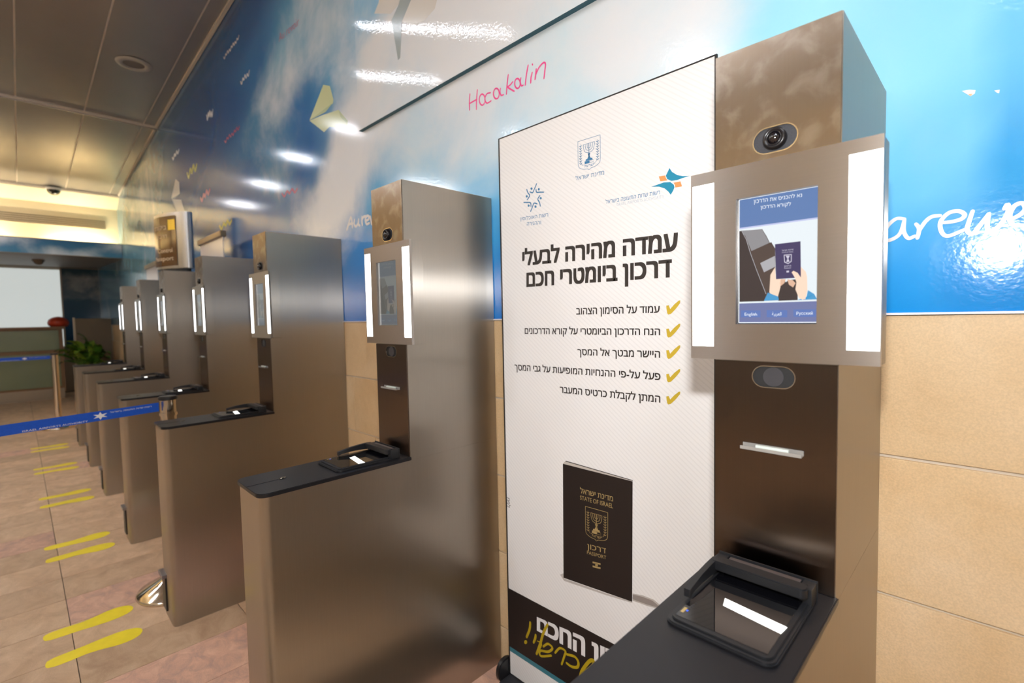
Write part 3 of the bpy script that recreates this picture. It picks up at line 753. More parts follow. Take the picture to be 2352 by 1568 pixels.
# ================================================================== KIOSKS
W = 0.2035; YF = 0.949; YB = 1.3655; YA = 0.4552; H = 1.9258; HA = 0.9654; CX0 = -0.3884 + W / 2
def kiosk(x_left, label, bright):
    cx = x_left + W / 2
    t = thing('passport_kiosk', label, 'kiosk', (cx, 0.91, 0), 'passport kiosks along the mural wall')
    oy = -0.91
    def fin(mb, name, par=None, sm=None):
        for v in mb.bm.verts: v.co.y += oy
        return mb.build(name, par if par is not None else t, sm)
    h = W / 2
    b = MB()
    b.prism(rrect(-h, h, YA, YB, 0.026, (1, 1, 0, 0), 8), 0.0, HA - 0.012, 'steel_v')
    fin(b, 'lower_body', sm=40)
    b = MB()
    b.box(-h, h, YF, YB, HA - 0.0119, H, 'steel_v', 0.0012)
    fin(b, 'column')
    # bracket on the end face
    b = MB(); b.box(-h + 0.002, -h + 0.095, YA - 0.02, YA + 0.002, 0.205, 0.222, 'hinge', 0.002); fin(b, 'bracket')
    b = MB(); b.box(-h + 0.012, -h + 0.085, YA - 0.008, YA + 0.002, 0.035, 0.20, 'black_plastic', 0.002); fin(b, 'reflector')
    # black top plate
    b = MB(); b.prism(rrect(-h - 0.004, h + 0.004, YA - 0.006, YF + 0.002, 0.030, (1, 1, 0, 0), 8), HA - 0.012, HA, 'black_top', 0.0015)
    tp = fin(b, 'top_plate', sm=40)
    b = MB(); b.box(-0.0008, 0.0008, YA - 0.005, YA + 0.085, HA + 0.0001, HA + 0.0007, 'black_matte'); b.prism(stadium(0, YA + 0.095, 0.012, 0.012), HA, HA + 0.0012, 'black_matte'); fin(b, 'groove', tp)
    b = MB(); b.prism([(0.005 * math.cos(a * PI / 8), YA + 0.098 + 0.011 * math.sin(a * PI / 8)) for a in range(16)], HA + 0.0013, HA + 0.004, 'chrome', 0.0008); fin(b, 'lock', tp)
    # front plates with stadium cut-outs
    def plate(z0, z1, cz, hh, sw, name, smat):
        b2 = bmesh.new()
        ring = stadium(0.003, cz, sw, hh, 12)
        outer = [(-h + 0.0015, z0), (h - 0.0015, z0), (h - 0.0015, z1), (-h + 0.0015, z1)]
        yo = YF - 0.003
        vo = [b2.verts.new((a, yo, c)) for a, c in outer]; vi = [b2.verts.new((a, yo, c)) for a, c in ring]
        e = [b2.edges.new((vo[i], vo[(i + 1) % 4])) for i in range(4)] + [b2.edges.new((vi[i], vi[(i + 1) % len(vi)])) for i in range(len(vi))]
        bmesh.ops.triangle_fill(b2, use_beauty=True, edges=e)
        # keep only faces outside the hole
        r = hh / 2
        for f in list(b2.faces):
            c = f.calc_center_median(); dx = max(0, abs(c.x - 0.003) - (sw / 2 - r))
            if math.hypot(dx, c.z - cz) < r * 0.97 and abs(c.z - cz) < r: 
                if all(v in vi for v in f.verts): b2.faces.remove(f)
        ex = bmesh.ops.extrude_face_region(b2, geom=list(b2.faces))
        for v in ex['geom']:
            if isinstance(v, bmesh.types.BMVert): v.co.y += 0.0028
        bmesh.ops.recalc_face_normals(b2, faces=b2.faces)
        mb = MB(); mb.merge(b2, smat)
        # bright rolled rim
        k = 0.0011
        V, F = ribbon2d(ring + [ring[0]], k * 1.6, 0)
        nv = len(ring) * 2 + 2
        mb.tri([(a, yo - 0.0004, c) for a, c in V[:nv]], [f for f in F if max(f) < nv], 'chrome')
        return fin(mb, name)
    up = plate(1.7185, H - 0.001, 1.7500, 0.0445, 0.0715, 'upper_plate', 'steel_front')
    lo = plate(HA + 0.001, 1.3585, 1.3325, 0.0385, 0.0705, 'lower_plate', 'steel_h2')
    for par, cz, hh in ((up, 1.75, 0.0445), (lo, 1.3325, 0.0385)):
        b = MB(); b.prism(stadium(0.003, cz, 0.073, hh + 0.002, 12), YF - 0.0009, YF - 0.0004, 'recess' if par is up else 'black_matte', axis='y'); fin(b, 'recess', par)
    b = MB()
    b.lathe([(0.0185, 0.0), (0.0185, 0.010), (0.0165, 0.013), (0.0135, 0.0125), (0.0125, 0.0105), (0.0105, 0.0105), (0.0098, 0.013)], (0.004, YF - 0.001, 1.75), 'lens_ring', 40, '-y')
    ln = fin(b, 'camera_lens', up)
    b = MB(); b.lathe([(0.0098, 0.0115), (0.0075, 0.0145), (0.004, 0.0165), (0.0, 0.017)], (0.004, YF - 0.001, 1.75), 'lens_glass', 32, '-y'); fin(b, 'lens_glass', up)
    b = MB(); b.cyl((0.003, YF - 0.0010, 1.3325), 0.0172, 0.0016, 'grey_disc', axis='-y', seg=40, bev=0.0004); fin(b, 'sensor_disc', lo)
    # receipt slot
    b = MB(); ax_, bx_ = -0.3340 - CX0, -0.2334 - CX0
    b.box(ax_, bx_, YF - 0.020, YF - 0.003, 1.1985, 1.2005, 'acrylic', 0.0006); b.box(ax_, bx_, YF - 0.0205, YF - 0.018, 1.1985, 1.2045, 'acrylic', 0.0006); b.box(ax_, bx_, YF - 0.006, YF - 0.003, 1.2, 1.208, 'acrylic', 0.0006)
    for k in range(14): b.box(ax_ + 0.006 + k * 0.0066, ax_ + 0.009 + k * 0.0066, YF - 0.017, YF - 0.006, 1.2004, 1.2012, 'black_matte')
    sl = fin(b, 'slip_tray')
    b = MB(); b.box(ax_ + 0.024, bx_ - 0.022, YF - 0.012, YF - 0.0065, 1.2014, 1.2068, 'card', 0.0005); fin(b, 'guide', sl)
    # monitor housing: box, faceplate with openings
    mc = 0.0087; mx0, mx1, mz0, mz1 = mc - 0.1505, mc + 0.1505, 1.3615, 1.7145
    b = MB(); b.box(mx0 + 0.001, mx1 - 0.001, 0.9405, 0.987, mz0 + 0.001, mz1 - 0.001, 'steel_v', 0.001)
    L0, L1 = mx0 + 0.003, mx0 + 0.0445; R0, R1 = mx1 - 0.0445, mx1 - 0.001
    s0, s1 = -0.3440 - CX0, -0.2140 - CX0; sz0, sz1 = 1.4275, 1.6550; lz0, lz1 = 1.3855, 1.6925
    xs_ = [mx0, L0, L1, s0, s1, R0, R1, mx1]; zs_ = [mz0, lz0, sz0, sz1, lz1, mz1]
    for i in range(7):
        for j in range(5):
            zm = (zs_[j] + zs_[j + 1]) / 2
            if i in (1, 5) and lz0 < zm < lz1: continue
            if i == 3 and sz0 < zm < sz1: continue
            b.box(xs_[i], xs_[i + 1], 0.932, 0.941, zs_[j], zs_[j + 1], 'steel_h')
    fin(b, 'monitor_housing')
    for a, c in ((L0, L1), (R0, R1)):
        b = MB(); b.box(a + 0.0002, c - 0.0002, 0.9322, 0.9402, lz0 + 0.0002, lz1 - 0.0002, 'led'); fin(b, 'light_strip')
    screen(t, fin, s0, s1, sz0, sz1, bright)
    reader(t, fin, tp)
    return t
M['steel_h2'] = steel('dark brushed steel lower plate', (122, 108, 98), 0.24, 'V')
def emis(name, col, k):
    m, nt, b = base_mat(name)
    b.inputs['Base Color'].default_value = (0.01, 0.01, 0.012, 1); b.inputs['Roughness'].default_value = 0.12
    b.inputs['Emission Color'].default_value = lin(col); b.inputs['Emission Strength'].default_value = k
    M[name] = m; return name
SC = {}
for nm, c in {'head': (92, 122, 172), 'line': (190, 196, 230), 'paper': (226, 234, 238), 'dark': (78, 62, 52), 'dark2': (58, 46, 40), 'grey': (140, 138, 140), 'grey2': (170, 168, 172), 'foot': (108, 116, 160), 'button': (90, 116, 178),
              'pass': (62, 52, 92), 'passt': (205, 200, 215), 'skin': (246, 214, 190), 'skin2': (220, 178, 150), 'sleeve': (70, 150, 200), 'white': (240, 246, 252), 'edge': (20, 26, 40)}.items():
    SC[('b', nm)] = emis('screen ' + nm, c, 1.0)
    g_ = tuple(int(0.22 * c[i] + 0.78 * v) for i, v in enumerate((150, 152, 146)))  # angled-view glare on the other screens, greyed into their colours
    SC[('d', nm)] = emis('dim screen ' + nm, g_, 0.42)
def screen(t, fin, s0, s1, z0, z1, bright):
    q = 'b' if bright else 'd'
    PL = (1, 0.9405); O, s = (1670, 400), 4.239
    wx = CX0
    def c(mb):
        for v in mb.bm.verts: v.co.x -= wx
        return mb
    y = 0.9395
    b = MB(); b.box(s0, s1, y, 0.9404, z0, z1, SC[(q, 'edge')])
    fin_screen = fin(b, 'screen')
    X0, X1 = s0 + 0.004, s1 - 0.0005
    def rect(mb, a, b_, c_, d, k, m): mb.box(a, b_, y - 0.0002 * k, y - 0.0002 * (k - 1), c_, d, SC[(q, m)])
    b = MB(); rect(b, X0, X1, 1.6035, 1.6535, 1, 'head'); rect(b, X0, X1, 1.601, 1.6035, 1, 'line'); rect(b, X0, X1, 1.4655, 1.601, 1, 'paper'); rect(b, X0, X1, 1.431, 1.4655, 1, 'foot'); rect(b, X0, X1, 1.4295, 1.431, 1, 'white'); rect(b, X0 - 0.0014, X0, 1.43, 1.6545, 1, 'white'); rect(b, X0, X1, 1.6535, 1.6545, 1, 'white')
    fin(b, 'display', fin_screen)
    def F_(mb, pts, m, k): flat(mb, pts, SC[(q, m)], PL, 0.0012 + 0.00012 * k, O, s)
    b = MB()
    F_(b, [(122, 555), (345, 535), (385, 600), (420, 668), (432, 660), (470, 722), (475, 1020), (560, 1030), (675, 1220), (124, 1242)], 'dark', 1)
    F_(b, [(135, 550), (345, 538), (415, 668), (240, 748), (180, 600)], 'grey', 2)
    F_(b, [(124, 555), (150, 552), (232, 760), (385, 1160), (366, 1235), (124, 1242)], 'dark2', 2)
    F_(b, [(325, 865), (468, 795), (472, 900), (362, 955)], 'grey2', 2)
    for p in ([(150, 555), (195, 640), (232, 765)], [(232, 765), (300, 950), (385, 1165)]):
        F_(b, [p[0], p[1], p[2], (p[2][0] - 6, p[2][1]), (p[1][0] - 6, p[1][1]), (p[0][0] - 6, p[0][1])], 'grey2', 3)
    F_(b, [(600, 1030), (690, 1020), (690, 1225), (500, 1232), (520, 1100)], 'dark2', 2)
    F_(b, [(362, 1232), (400, 1152), (500, 1190), (508, 1225)], 'sleeve', 5); F_(b, [(686, 1225), (770, 1222), (790, 1128), (850, 1165), (880, 1218)], 'sleeve', 3)
    F_(b, [(415, 1150), (425, 980), (470, 905), (478, 1020), (525, 1020), (522, 1100), (498, 1190), (450, 1190)], 'skin', 4)
    F_(b, [(525, 1088), (512, 1060), (530, 1020), (575, 1022), (560, 1060)], 'skin2', 4)
    F_(b, [(588, 1022), (640, 1030), (670, 1060), (645, 1102), (605, 1075)], 'skin2', 4)
    F_(b, [(720, 900), (770, 950), (782, 1000), (785, 1130), (765, 1215), (735, 1222), (700, 1200), (668, 1120), (680, 1040)], 'skin', 4)
    F_(b, [(470, 682), (718, 653), (722, 1005), (480, 1022)], 'pass', 6)
    F_(b, [(632, 955), (650, 940), (690, 960), (725, 1010), (740, 1090), (690, 1090), (665, 1010)], 'skin', 7)
    F_(b, [(555, 785), (633, 778), (632, 850), (598, 875), (560, 858)], 'passt', 7); F_(b, [(562, 792), (626, 785), (625, 846), (598, 866), (567, 852)], 'pass', 8)
    F_(b, [(575, 795), (615, 792), (600, 822), (612, 852), (580, 855), (592, 824)], 'passt', 9)
    F_(b, [(582, 940), (606, 938), (606, 955), (582, 957)], 'passt', 7)
    fin(c(b), 'hands_picture', fin_screen)
    for tx, L, R, ref, bd in ((heb('נא להכניס את הדרכון'), (262, 252, 286), (732, 190, 220), 'ה', 0.0), (heb('לקורא הדרכון'), (330, 310, 340), (624, 276, 306), 'ה', 0.0)):
        b = MB(); put_text(b, tx, (O[0] + L[0] / s, O[1] + L[1] / s, O[1] + L[2] / s), (O[0] + R[0] / s, O[1] + R[1] / s, O[1] + R[2] / s), SC[(q, 'white')], PL, ref, bd, 0.0016); fin(c(b), 'lettering', fin_screen)
    for tx, L, R, ref in ((heb('מדינת ישראל'), (537, 738, 750), (650, 728, 740), 'ה'), ('STATE OF ISRAEL', (537, 758, 768), (650, 750, 760), 'H'), (heb('דרכון'), (560, 890, 906), (628, 885, 900), 'ה'), ('PASSPORT', (560, 913, 922), (628, 908, 918), 'H')):
        b = MB(); put_text(b, tx, (O[0] + L[0] / s, O[1] + L[1] / s, O[1] + L[2] / s), (O[0] + R[0] / s, O[1] + R[1] / s, O[1] + R[2] / s), SC[(q, 'passt')], PL, ref, 0, 0.0022)
        fin(c(b), 'lettering', fin_screen)
    for (a, b1, tx, L, R, ref) in (((138, 1325), (328, 1392), 'English', (174, 1348, 1376), (294, 1348, 1376), 'E'), ((388, 1322), (588, 1392), ''.join(reversed('\ufe8d\ufedf\ufecc\ufeae\ufe91\ufef4\ufe94')), (440, 1342, 1374), (532, 1342, 1374), 'E'), ((648, 1316), (865, 1388), 'Русский', (678, 1340, 1368), (836, 1338, 1367), 'P')):
        b = MB(); F_(b, [a, (b1[0], a[1]), b1, (a[0], b1[1])], 'button', 1)
        put_text(b, tx, (O[0] + L[0] / s, O[1] + L[1] / s, O[1] + L[2] / s), (O[0] + R[0] / s, O[1] + R[1] / s, O[1] + R[2] / s), SC[(q, 'white')], PL, ref, 0.0, 0.0016)
        fin(c(b), 'button', fin_screen)
    b = MB(); F_(b, [(262, 1352), (275, 1362), (264, 1368)], 'white', 6); fin(c(b), 'pointer', fin_screen)
def reader(t, fin, tp):
    z = HA; x0, x1 = -0.078, 0.083; y0, y1 = 0.692, 0.905
    b = MB(); b.prism(rrect(x0, x1, y0, y1, 0.018), z, z + 0.006, 'black_plastic', 0.002)
    b.prism(rrect(x0 + 0.006, x1 - 0.006, y0 + 0.008, y1 - 0.004, 0.014), z + 0.006, z + 0.009, 'black_plastic', 0.001)
    rd = fin(b, 'passport_reader', sm=40)
    b = MB(); b.box(x0 + 0.012, x1 - 0.014, y0 + 0.018, y1 - 0.012, z + 0.009, z + 0.0096, 'dark_glass'); fin(b, 'glass', rd)
    b = MB(); b.box(x0 + 0.014, x0 + 0.019, y0 + 0.030, y0 + 0.046, z + 0.0097, z + 0.0099, 'ink_gold2'); 
    for k in range(5): b.box(x0 + 0.020 + 0.0004 * k, x0 + 0.0225 + 0.0004 * k, y0 + 0.038 + k * 0.007, y0 + 0.041 + k * 0.007, z + 0.0097, z + 0.0099, 'blue_led' if k == 0 else 'recess')
    fin(b, 'indicator_lights', rd)
    b = MB(); b.prism([(-0.3072 - CX0, 0.784), (-0.3130 - CX0, 0.806), (-0.2155 - CX0, 0.792), (-0.2178 - CX0, 0.770)], z + 0.0097, z + 0.0100, 'bright_bar'); fin(b, 'glass_bar', rd)  # glowing white bar laid on the reader glass
    # hood: rear bar with left arm
    b = MB()
    b.prism(rrect(x0 + 0.002, x1 - 0.006, y1 - 0.036, y1 - 0.010, 0.010, (0, 1, 1, 0)), z + 0.018, z + 0.035, 'black_plastic', 0.002)
    pts = [(x0 - 0.002, z + 0.027), (x0 + 0.009, z + 0.027), (x0 + 0.009, z + 0.016), (x0 - 0.002, z + 0.016)]
    b2 = bmesh.new(); st = []
    for yy, zt, zb in ((y1 - 0.02, z + 0.0345, z + 0.012), (y1 - 0.05, z + 0.034, z + 0.015), (y1 - 0.09, z + 0.031, z + 0.0165), (y1 - 0.125, z + 0.025, z + 0.015), (y1 - 0.138, z + 0.0235, z + 0.0105)):
        st.append([b2.verts.new(p) for p in ((x0 - 0.001, yy, zb), (x0 + 0.010, yy, zb), (x0 + 0.009, yy, zt), (x0 - 0.001, yy, zt))])
    for a, c in zip(st, st[1:]):
        for k in range(4): b2.faces.new((a[k], a[(k + 1) % 4], c[(k + 1) % 4], c[k]))
    b2.faces.new(st[0]); b2.faces.new(st[-1]); bmesh.ops.recalc_face_normals(b2, faces=b2.faces); b.merge(b2, 'black_plastic')
    b.box(x0 + 0.004, x1 - 0.010, y1 - 0.014, y1 - 0.010, z + 0.009, z + 0.034, 'black_matte')
    b.box(x0 - 0.002, x0 + 0.018, y1 - 0.020, y1 + 0.010, z, z + 0.031, 'black_plastic', 0.002)
    b.box(x1 - 0.020, x1 - 0.001, y1 - 0.022, y1 + 0.010, z, z + 0.032, 'black_plastic', 0.002)
    b.box(x0 - 0.002, x1, y1 + 0.010, y1 + 0.013, z, z + 0.034, 'black_plastic', 0.001)
    fin(b, 'hood', rd, 40)
    b = MB(); b.box(x0 + 0.022, x1 - 0.022, y1 - 0.007, y1 + 0.004, z + 0.029, z + 0.0325, 'hinge', 0.001); fin(b, 'hinge_strip', rd)
M['bright_bar'] = mat('bright white bar', (250, 250, 244), 0.3, emit=1.6)
M['blue_led'] = mat('blue indicator', (50, 90, 255), 0.4, emit=1.5)
KX = [-0.3884, -1.6598, -2.9599, -4.2256, -5.5314, -6.7491, -7.9835]
KL = ['large foreground steel passport kiosk with bright hands picture on screen, right of white banner',
      'steel passport kiosk directly left of the large white banner, silver lock on its black top',
      'third steel passport kiosk from the right, belt post standing behind its front end',
      'fourth steel passport kiosk from the right, small white rail banner behind its top',
      'fifth steel passport kiosk from the right, under the curved brown sign',
      'sixth steel passport kiosk from the right, second to last before the plant',
      'farthest steel passport kiosk in the row, nearest the green plant']
k0 = kiosk(KX[0], KL[0], True)
k1 = kiosk(KX[1], KL[1], False)
for i in range(2, 7): dup(k1, (KX[i] + W / 2, 0.91, 0), KL[i])

# ================================================================== ROLL-UP BANNER
BY = 1.317; BP = (1, BY)
bx0, bx1 = -1.353, -0.541; bzt = 2.118; 
ban = thing('roll_up_banner', 'large white roll-up banner with dark Hebrew headline and passport picture', 'banner', ((bx0 + bx1) / 2, BY, 0))
BO = Vector(((bx0 + bx1) / 2, BY, 0))
def finb(mb, name, par=None, sm=None):
    for v in mb.bm.verts: v.co -= BO
    return mb.build(name, par if par is not None else ban, sm)
b = MB()
b.box(bx0, bx1, BY, BY + 0.004, 0.03, bzt, 'poster'); b.box(bx0 - 0.006, bx0, BY - 0.001, BY + 0.006, 0.03, bzt + 0.004, 'poster_edge'); b.box(bx1, bx1 + 0.006, BY - 0.001, BY + 0.006, 0.03, bzt + 0.004, 'poster_edge'); b.box(bx0, bx1, BY - 0.001, BY + 0.006, bzt, bzt + 0.004, 'poster_edge')
sheet = finb(b, 'sheet')
b = MB(); b.box(bx0 - 0.005, bx1 + 0.01, BY - 0.06, BY + 0.035, 0.0, 0.024, 'recess', 0.006); finb(b, 'base_tray')
b = MB(); b.prism(stadium(BY - 0.012, 0.047, 0.088, 0.094, 10) if False else [(BY - 0.012 + 0.045 * math.cos(a * PI / 12), 0.047 + 0.047 * math.sin(a * PI / 12)) for a in range(24)], bx0 - 0.028, bx0 - 0.006, 'black_plastic', 0.004, axis='x'); finb(b, 'end_cap', sm=40)
b = MB(); b.prism([(BY - 0.012 + 0.045 * math.cos(a * PI / 12), 0.047 + 0.047 * math.sin(a * PI / 12)) for a in range(24)], bx1 + 0.007, bx1 + 0.028, 'black_plastic', 0.004, axis='x'); finb(b, 'end_cap', sm=40)
# faint diagonal weave of the sheet
nt = M['poster'].node_tree; bs = nt.nodes['Principled BSDF']
ge = N(nt, 'ShaderNodeNewGeometry'); mp = N(nt, 'ShaderNodeMapping'); mp.inputs['Rotation'].default_value = (0, math.radians(-38), 0)
wv = N(nt, 'ShaderNodeTexWave'); wv.inputs['Scale'].default_value = 26; wv.bands_direction = 'Z'; wv.inputs['Distortion'].default_value = 0
nt.links.new(ge.outputs['Position'], mp.inputs['Vector']); nt.links.new(mp.outputs[0], wv.inputs['Vector'])
cr = N(nt, 'ShaderNodeValToRGB'); cr.color_ramp.elements[0].color = lin((235, 233, 231)); cr.color_ramp.elements[1].color = lin((242, 240, 238)); cr.color_ramp.elements[1].position = 0.4
nt.links.new(wv.outputs['Color'], cr.inputs['Fac']); nt.links.new(cr.outputs['Color'], bs.inputs['Base Color'])
PLb = (1, BY); LF = 0.0006
def tx(s_, L, R, m, ref='ה', bold=0.0, lift=LF, name='lettering'):
    for wd in (range(len(s_.split(' '))) if bold > 0.03 else (None,)):
        b = MB(); put_text(b, s_, L, R, m, PLb, ref, bold, lift, wd); finb(b, name, sheet)
tx(heb('עמדה מהירה לבעלי'), (1199.6, 580, 609.5), (1557.5, 535, 575), 'ink', bold=0.038)
tx(heb('דרכון ביומטרי חכם'), (1209.3, 627.5, 658), (1543.5, 596.5, 635), 'ink', bold=0.038)
tx(heb('מדינת ישראל'), (1322.5, 406.3, 414.3), (1387.8, 391.8, 400.6), 'ink_blue')
tx(heb('רשות האוכלוסין'), (1195.4, 499.8, 506.6), (1259.2, 489.2, 497), 'ink_blue')
tx(heb('וההגירה'), (1210.6, 510.8, 518.2), (1242.7, 506.6, 514.8), 'ink_blue')
tx(heb('רשות שדות התעופה בישראל'), (1391.5, 460, 468), (1516, 437.3, 445.9), 'ink_blue')
tx('ISRAEL AIRPORTS AUTHORITY', (1417, 466, 472.8), (1525.6, 447.6, 454.8), 'ink_grey', ref='H', bold=-0.012)
tx(heb('עמוד על הסימון הצהוב'), (1323.8, 707.5, 722), (1515.7, 702.4, 717.7), 'ink', bold=0.02)
tx(heb('הנח הדרכון הביומטרי על קורא הדרכונים'), (1205.4, 753.6, 766.4), (1516.5, 754.4, 769.4), 'ink', bold=0.02)
tx(heb('היישר מבטך אל המסך'), (1326.4, 801.4, 814.8), (1516.5, 806, 821.3), 'ink', bold=0.02)
tx(heb('פעל על-פי ההנחיות המופיעות על גבי המסך'), (1181.8, 837, 849.5), (1517.3, 857.2, 872.5), 'ink', bold=0.02)
tx(heb('המתן לקבלת כרטיס המעבר'), (1285.9, 887.8, 901.2), (1517, 909, 924.2), 'ink', bold=0.02)
OZ, SZ = (1140, 660), 3.825
for yt, yb_ in ((113, 238), (318, 440), (508, 627), (717, 833), (914, 1027)):
    hh = yb_ - yt
    b = MB(); flat(b, [(1494, yt + hh * 0.37), (1516, yt + hh * 0.35), (1528, yt + hh * 0.62), (1562, yt + hh * 0.3), (1604, yt + 1), (1617, yt), (1615, yt + hh * 0.2), (1575, yt + hh * 0.62), (1535, yt + hh * 0.95), (1512, yb_), (1502, yt + hh * 0.9), (1496, yt + hh * 0.6)], 'ink_gold', PLb, LF, OZ, SZ)
    finb(b, 'check_mark', sheet)
# people-star emblem
OA, SA = (1140, 270), 3.825
b = MB()
for s_ in ([(355, 580), (330, 640), (318, 660), (296, 652)], [(268, 630), (278, 660), (294, 685), (272, 722)], [(242, 745), (280, 745), (302, 750), (306, 780)], [(302, 824), (318, 785), (332, 752), (360, 758)], [(388, 778), (380, 745), (366, 716), (384, 684)], [(418, 655), (385, 655), (355, 655), (350, 632)]):
    stroke(b, s_, 0.0042, 'ink_blue', PLb, LF, org=OA, sc=SA)
for cx_, cy_ in ((310, 624), (374, 630), (268, 692), (391, 708), (285, 773), (345, 782)): flat(b, el(cx_, cy_, 9, 11, 0, 330, 11), 'ink_blue', PLb, LF, OA, SA)
finb(b, 'emblem', sheet)
# airports star emblem
b = MB()
flat(b, [(1522, 443), (1545, 478), (1590, 505), (1640, 514), (1700, 512), (1640, 530), (1590, 548), (1540, 556), (1503, 540), (1490, 510), (1500, 490)], 'ink_teal', PLb, LF, OA, SA)
flat(b, [(1362, 608), (1420, 588), (1470, 570), (1530, 566), (1560, 590), (1566, 612), (1555, 640), (1533, 678), (1512, 650), (1480, 622), (1430, 606)], 'ink_teal', PLb, LF, OA, SA)
flat(b, [(1428, 517), (1485, 508), (1490, 530), (1504, 552), (1442, 560)], 'ink_orange', PLb, LF, OA, SA)
flat(b, [(1558, 572), (1618, 560), (1632, 604), (1574, 614), (1570, 592)], 'ink_orange', PLb, LF, OA, SA)
finb(b, 'emblem', sheet)
def menorah(mb, quad, m, PLn, wl, solid=None, lift=LF):
    """quad: photo corners TL,TR,BR,BL of the shield's box; unit drawing inside"""
    c = [bp(u, v, *PLn) for u, v in quad]
    def Q(a, b_): p = (c[0] * (1 - a) + c[1] * a) * (1 - b_) + (c[3] * (1 - a) + c[2] * a) * b_; return (p.x, p.z)
    def ST(pts, k=1.0, sm=True):
        p2 = [Q(*p) for p in pts]
        V, F = ribbon2d(smooth_line(p2, 4) if sm else p2, wl * k, 0); mb.tri([(x, PLn[1] - lift, z) for x, z in V], F, m)
    def FL(pts): mb.poly([(Q(*p)[0], PLn[1] - lift, Q(*p)[1]) for p in pts], m)
    ST([(0, 0), (1, 0)], sm=False); ST([(0, 0), (0, 0.5), (0.01, 0.78), (0.08, 0.88), (0.25, 0.94), (0.42, 0.96), (0.5, 1.0), (0.58, 0.96), (0.75, 0.94), (0.92, 0.88), (0.99, 0.78), (1, 0.5), (1, 0)])
    for r in (0.075, 0.16, 0.245):
        ST([(0.5 - r, 0.17), (0.5 - r, 0.24), (0.5 - r * 0.75, 0.24 + r * 0.62), (0.5, 0.24 + r * 0.85), (0.5 + r * 0.75, 0.24 + r * 0.62), (0.5 + r, 0.24), (0.5 + r, 0.17)], 1.1)
    ST([(0.5, 0.16), (0.5, 0.6)], 1.5, False); ST([(0.24, 0.155), (0.76, 0.155)], 0.8, False)
    FL([(0.44, 0.47), (0.56, 0.47), (0.53, 0.56), (0.58, 0.64), (0.42, 0.64), (0.47, 0.56)])
    FL([(0.36, 0.64), (0.64, 0.64), (0.66, 0.70), (0.34, 0.70)]); FL([(0.3, 0.705), (0.52, 0.705), (0.52, 0.79), (0.3, 0.79)])
    ST([(0.54, 0.71), (0.7, 0.71), (0.7, 0.78), (0.54, 0.78), (0.54, 0.71)], 0.7, False)
    for sx in (0.12, 0.88):
        sg = 1 if sx < 0.5 else -1
        ST([(sx, 0.12), (sx - 0.01 * sg, 0.45), (sx + 0.01 * sg, 0.7), (sx + 0.1 * sg, 0.82)], 0.8)
        for k in range(8):
            y = 0.16 + k * 0.08
            for d in (-1, 1): ST([(sx, y + 0.04), (sx + 0.055 * d, y)], 1.3, False)
    V, F = text2d(heb('ישראל'), 0.0); xa, xb = min(v[0] for v in V), max(v[0] for v in V)
    P3 = []
    for x, y in V:
        t_ = (x - xa) / (xb - xa); yy = 0.885 - 0.075 * y / 0.6 + 0.02 * (1 - (2 * t_ - 1) ** 2); p = Q(0.26 + 0.48 * t_, yy); P3.append((p[0], PLn[1] - lift, p[1]))
    mb.tri(P3, F, m)
b = MB(); menorah(b, [(1327.4, 325.5), (1378.7, 309.5), (1379.5, 383), (1328.5, 396)], 'ink_blue', PLb, 0.0013); finb(b, 'emblem', sheet)
# printed passport
OC, SC_ = (1140, 1000), 2.76
b = MB()
flat(b, [(865, 1000), (930, 1012), (1000, 1040), (1042, 1075), (1030, 1098), (960, 1080), (865, 1045)], 'shade2', PLb, LF, OC, SC_)
flat(b, [(865, 1006), (925, 1020), (990, 1045), (1030, 1078), (1020, 1088), (950, 1068), (865, 1036)], 'shade1', PLb, LF * 1.2, OC, SC_)
flat(b, [(405, 880), (427, 872), (430, 905), (700, 1000), (862, 1052), (862, 1060), (700, 1012), (430, 920)], 'shade2', PLb, LF, OC, SC_)
flat(b, [(423, 178), (440, 160), (866, 284), (866, 290)], 'pages', PLb, LF * 1.4, OC, SC_)
flat(b, [(438, 163), (442, 159), (866, 282), (866, 286)], 'ink_black', PLb, LF * 1.6, OC, SC_)
flat(b, [(423, 178), (865, 290), (862, 1052), (427, 900)], 'ink_black', PLb, LF * 1.8, OC, SC_)
pp = finb(b, 'passport_picture', sheet)
b = MB(); g2 = LF * 2.6
for s_, L, R, ref, bd in ((heb('מדינת ישראל'), (1333, 1120.7, 1131.3), (1408.5, 1140, 1151), 'ה', 0.008), ('STATE OF ISRAEL', (1333, 1137.2, 1146.3), (1408.5, 1156.5, 1166.8), 'H', 0.0), (heb('דרכון'), (1349.4, 1248, 1259), (1392.5, 1259, 1270.4), 'ה', 0.006), ('PASSPORT', (1349, 1263.6, 1271.3), (1393, 1276, 1284), 'H', 0.0)):
    put_text(b, s_, L, R, 'ink_gold2', PLb, ref, bd, g2)
menorah(b, [(1345.1, 1162), (1396.5, 1176.4), (1396.5, 1249), (1345.5, 1234)], 'ink_gold2', PLb, 0.0015, lift=g2)
flat(b, [(612, 797), (662, 808), (662, 818), (612, 807)], 'ink_gold2', PLb, g2, OC, SC_); flat(b, [(612, 822), (662, 834), (662, 845), (612, 832)], 'ink_gold2', PLb, g2, OC, SC_); flat(b, el(637, 820, 9, 12, 0, 330, 11), 'ink_gold2', PLb, g2, OC, SC_)
finb(b, 'lettering', sheet)
